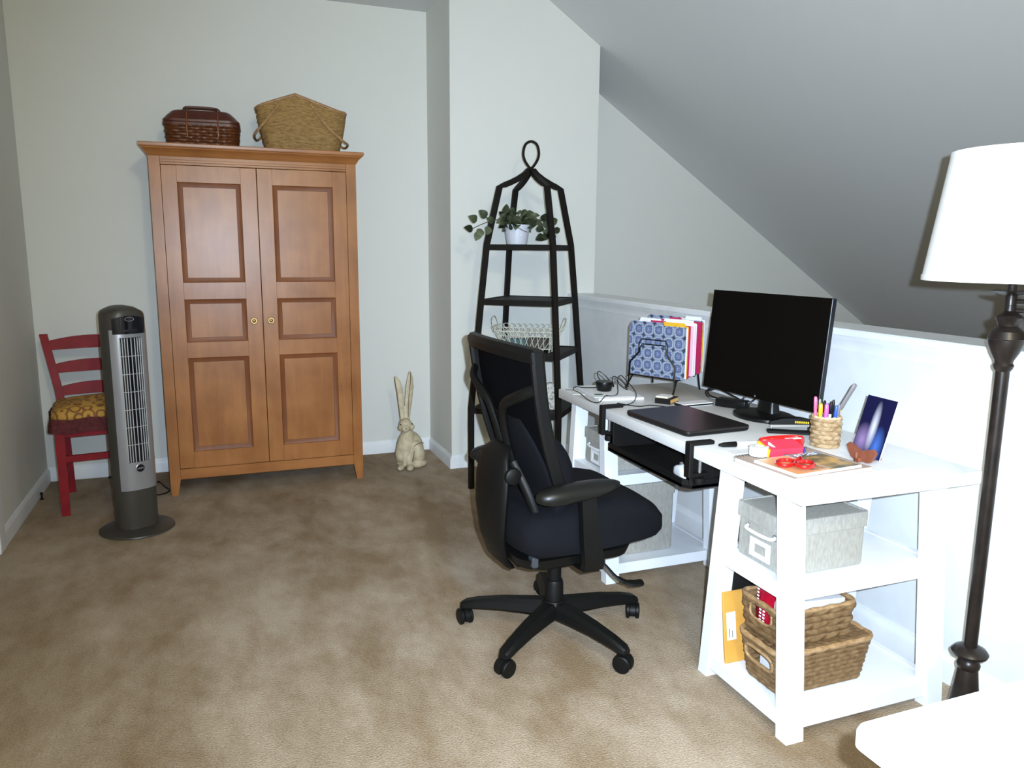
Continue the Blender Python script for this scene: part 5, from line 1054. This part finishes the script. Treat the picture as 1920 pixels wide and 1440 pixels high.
# arms
for s in (-1, 1):
    bm = new(); rs = []
    for i in range(15):
        t = -math.cos(PI*i/14); q = max(0.10, (1-min(1, abs(t))**(4.5 if t < 0 else 2.6))**0.5); x = -0.065+0.15*t
        rs.append([Vector((x, s*0.285+0.044*q*a_, 0.637+0.018*t*0.5+((0.0265-0.004*t)*(q*0.85+0.15))*b_)) for a_, b_ in ((-1, -0.2), (-0.85, -0.8), (0, -1), (0.85, -0.8), (1, -0.2), (0.9, 0.5), (0.5, 0.95), (0, 1.05), (-0.5, 0.95), (-0.9, 0.5))])
    rings(bm, rs); obj('arm_pad', bm, M_arm, T, 60)
    bm = new(); rings(bm, [[Vector((x+w_*p, s*y+s*0.014*q, z)) for p, q in ((-1, -1), (1, -1), (1, 1), (-1, 1))] for x, y, z, w_ in ((-0.035, 0.285, 0.625, 0.026), (-0.03, 0.29, 0.56, 0.028), (-0.02, 0.29, 0.46, 0.032), (-0.005, 0.285, 0.39, 0.036), (0.0, 0.265, 0.355, 0.036), (0.0, 0.20, 0.345, 0.03), (0.0, 0.10, 0.345, 0.03))]); obj('arm_support', bm, M_plas, T, 30)

# ------------------------------------------------------------------ floor lamp
T = thing('floor_lamp', 'dark bronze floor lamp with white drum shade between the desk and the half wall', 'floor lamp', (1.9135, 1.412, 0))
bm = new(); lathe(bm, [(0.001, 0), (0.125, 0), (0.128, 0.008), (0.122, 0.018), (0.10, 0.028), (0.062, 0.05), (0.048, 0.09), (0.040, 0.14), (0.031, 0.20), (0.026, 0.245), (0.024, 0.252)], 36); obj('base', bm, M_bronze, T)
bm = new(); lathe(bm, [(0.022, 0.245), (0.028, 0.252), (0.030, 0.262), (0.026, 0.275), (0.022, 0.279), (0.030, 0.283), (0.044, 0.290), (0.047, 0.298), (0.040, 0.308), (0.024, 0.316), (0.017, 0.318)], 32); obj('collar', bm, M_bronze, T)
bm = new(); lathe(bm, [(0.0168, 0.30), (0.0168, 1.095)], 24); obj('pole', bm, M_bronze, T)
bm = new(); lathe(bm, [(0.0168, 1.088), (0.022, 1.096), (0.0245, 1.104), (0.021, 1.110), (0.0225, 1.118), (0.033, 1.138), (0.041, 1.160), (0.0425, 1.172), (0.044, 1.174), (0.0425, 1.178), (0.038, 1.193), (0.028, 1.203), (0.0225, 1.207), (0.0235, 1.213), (0.030, 1.225), (0.032, 1.229), (0.029, 1.234), (0.018, 1.241), (0.0135, 1.246)], 36); obj('turned_vase', bm, M_bronze, T, 25)
bm = new(); lathe(bm, [(0.0135, 1.243), (0.0135, 1.256), (0.0145, 1.257), (0.0145, 1.260), (0.0135, 1.261), (0.0135, 1.295), (0.0105, 1.300), (0.0105, 1.345), (0.001, 1.345)], 20); obj('stem', bm, M_bronze, T)
ad = Vector((0.80, -0.60, 0))
for zz in (1.270, 1.246):
    bm = new(); tube(bm, [ad*0.008+Vector((0, 0, zz)), ad*0.21+Vector((0, 0, zz))], 0.0062, 10); obj('swing_arm', bm, M_bronze, T)
bm = new(); lathe(bm, [(0.001, 1.232), (0.011, 1.234), (0.012, 1.26), (0.011, 1.282), (0.001, 1.284)], 14, Matrix.Translation(ad*0.21)); obj('arm_joint', bm, M_bronze, T)
bm = new(); lathe(bm, [(0.010, 1.284), (0.034, 1.290), (0.052, 1.297), (0.053, 1.299), (0.034, 1.294), (0.010, 1.290)], 32); obj('bobeche', bm, M_bronze, T)
bm = new(); O = [(0.209, 1.318), (0.168, 1.640)]; rs = []
for r_, z_ in ((0.209, 1.321), (0.211, 1.321), (0.211, 1.334), (0.2085, 1.335), (0.1695, 1.632), (0.170, 1.632), (0.169, 1.645), (0.167, 1.645), (0.2065, 1.335)): rs.append([Vector((r_*math.cos(2*PI*j/64), r_*math.sin(2*PI*j/64), z_)) for j in range(64)])
rings(bm, rs, cap=False, closev=True); sh = obj('shade', bm, M_shade, T, 40)
bm = new()
for k in range(3): a = R(120*k+20); tube(bm, [(0, 0, 1.628), (0.166*math.cos(a), 0.166*math.sin(a), 1.636)], 0.002, 6)
obj('spider', bm, M_bronze, T)
bm = new(); tube(bm, smoothpath([(0.0, 0.012, 1.335), (0.0, 0.055, 1.42), (0.0, 0.05, 1.55), (0, 0.0, 1.622), (0.0, -0.05, 1.55), (0.0, -0.055, 1.42), (0.0, -0.012, 1.335)], 5), 0.002, 6); obj('harp', bm, M_bronze, T)
bm = new(); lathe(bm, [(0.001, 1.43), (0.02, 1.435), (0.029, 1.46), (0.022, 1.49), (0.013, 1.52)], 16, Matrix.Rotation(0, 4, 'X')); lathe(bm, [(0.013, 1.345), (0.013, 1.43)], 16); obj('bulb', bm, M_gl, T)
bm = new(); lathe(bm, [(0.001, 1.622), (0.010, 1.626), (0.008, 1.635), (0.011, 1.645), (0.011, 1.655), (0.006, 1.663), (0.001, 1.665)], 16); obj('finial', bm, M_bronze, T)

# ------------------------------------------------------------------ white table in the foreground
T = thing('side_table', 'white painted table with rounded corners close to the floor lamp', 'table', (1.25, 0.45, 0))
bm = new(); P = [(x+1.26, y+0.40) for x, y in rrect(0.925, 0.704, 0.022, 5)]
rings(bm, [[Vector((x, y, z)) for x, y in [((p[0]-1.26)*s+1.26, (p[1]-0.40)*s+0.40) for p in P]] for s, z in ((0.985, 0.708), (1.0, 0.714), (1.0, 0.735), (0.994, 0.740))]); obj('table_top', bm, M_desk, T, world=True)
bm = new(); box(bm, 0.838, 0.858, 0.09, 0.715, 0.62, 0.708, 0.002); obj('apron', bm, M_desk, T, world=True)
bm = new(); box(bm, 1.662, 1.682, 0.09, 0.715, 0.62, 0.708, 0.002); obj('apron', bm, M_desk, T, world=True)
bm = new(); box(bm, 0.858, 1.662, 0.695, 0.715, 0.62, 0.708, 0.002); obj('apron', bm, M_desk, T, world=True)
bm = new(); box(bm, 0.858, 1.662, 0.09, 0.11, 0.62, 0.708, 0.002); obj('apron', bm, M_desk, T, world=True)
for xx in (0.842, 1.628):
    for yy in (0.094, 0.66):
        bm = new(); rings(bm, [[Vector((xx+0.025+dx*h_, yy+0.025+dy*h_, z)) for dx, dy in ((-1, -1), (1, -1), (1, 1), (-1, 1))] for h_, z in ((0.017, 0.0), (0.025, 0.60), (0.025, 0.708))]); obj('leg', bm, M_desk, T, world=True)
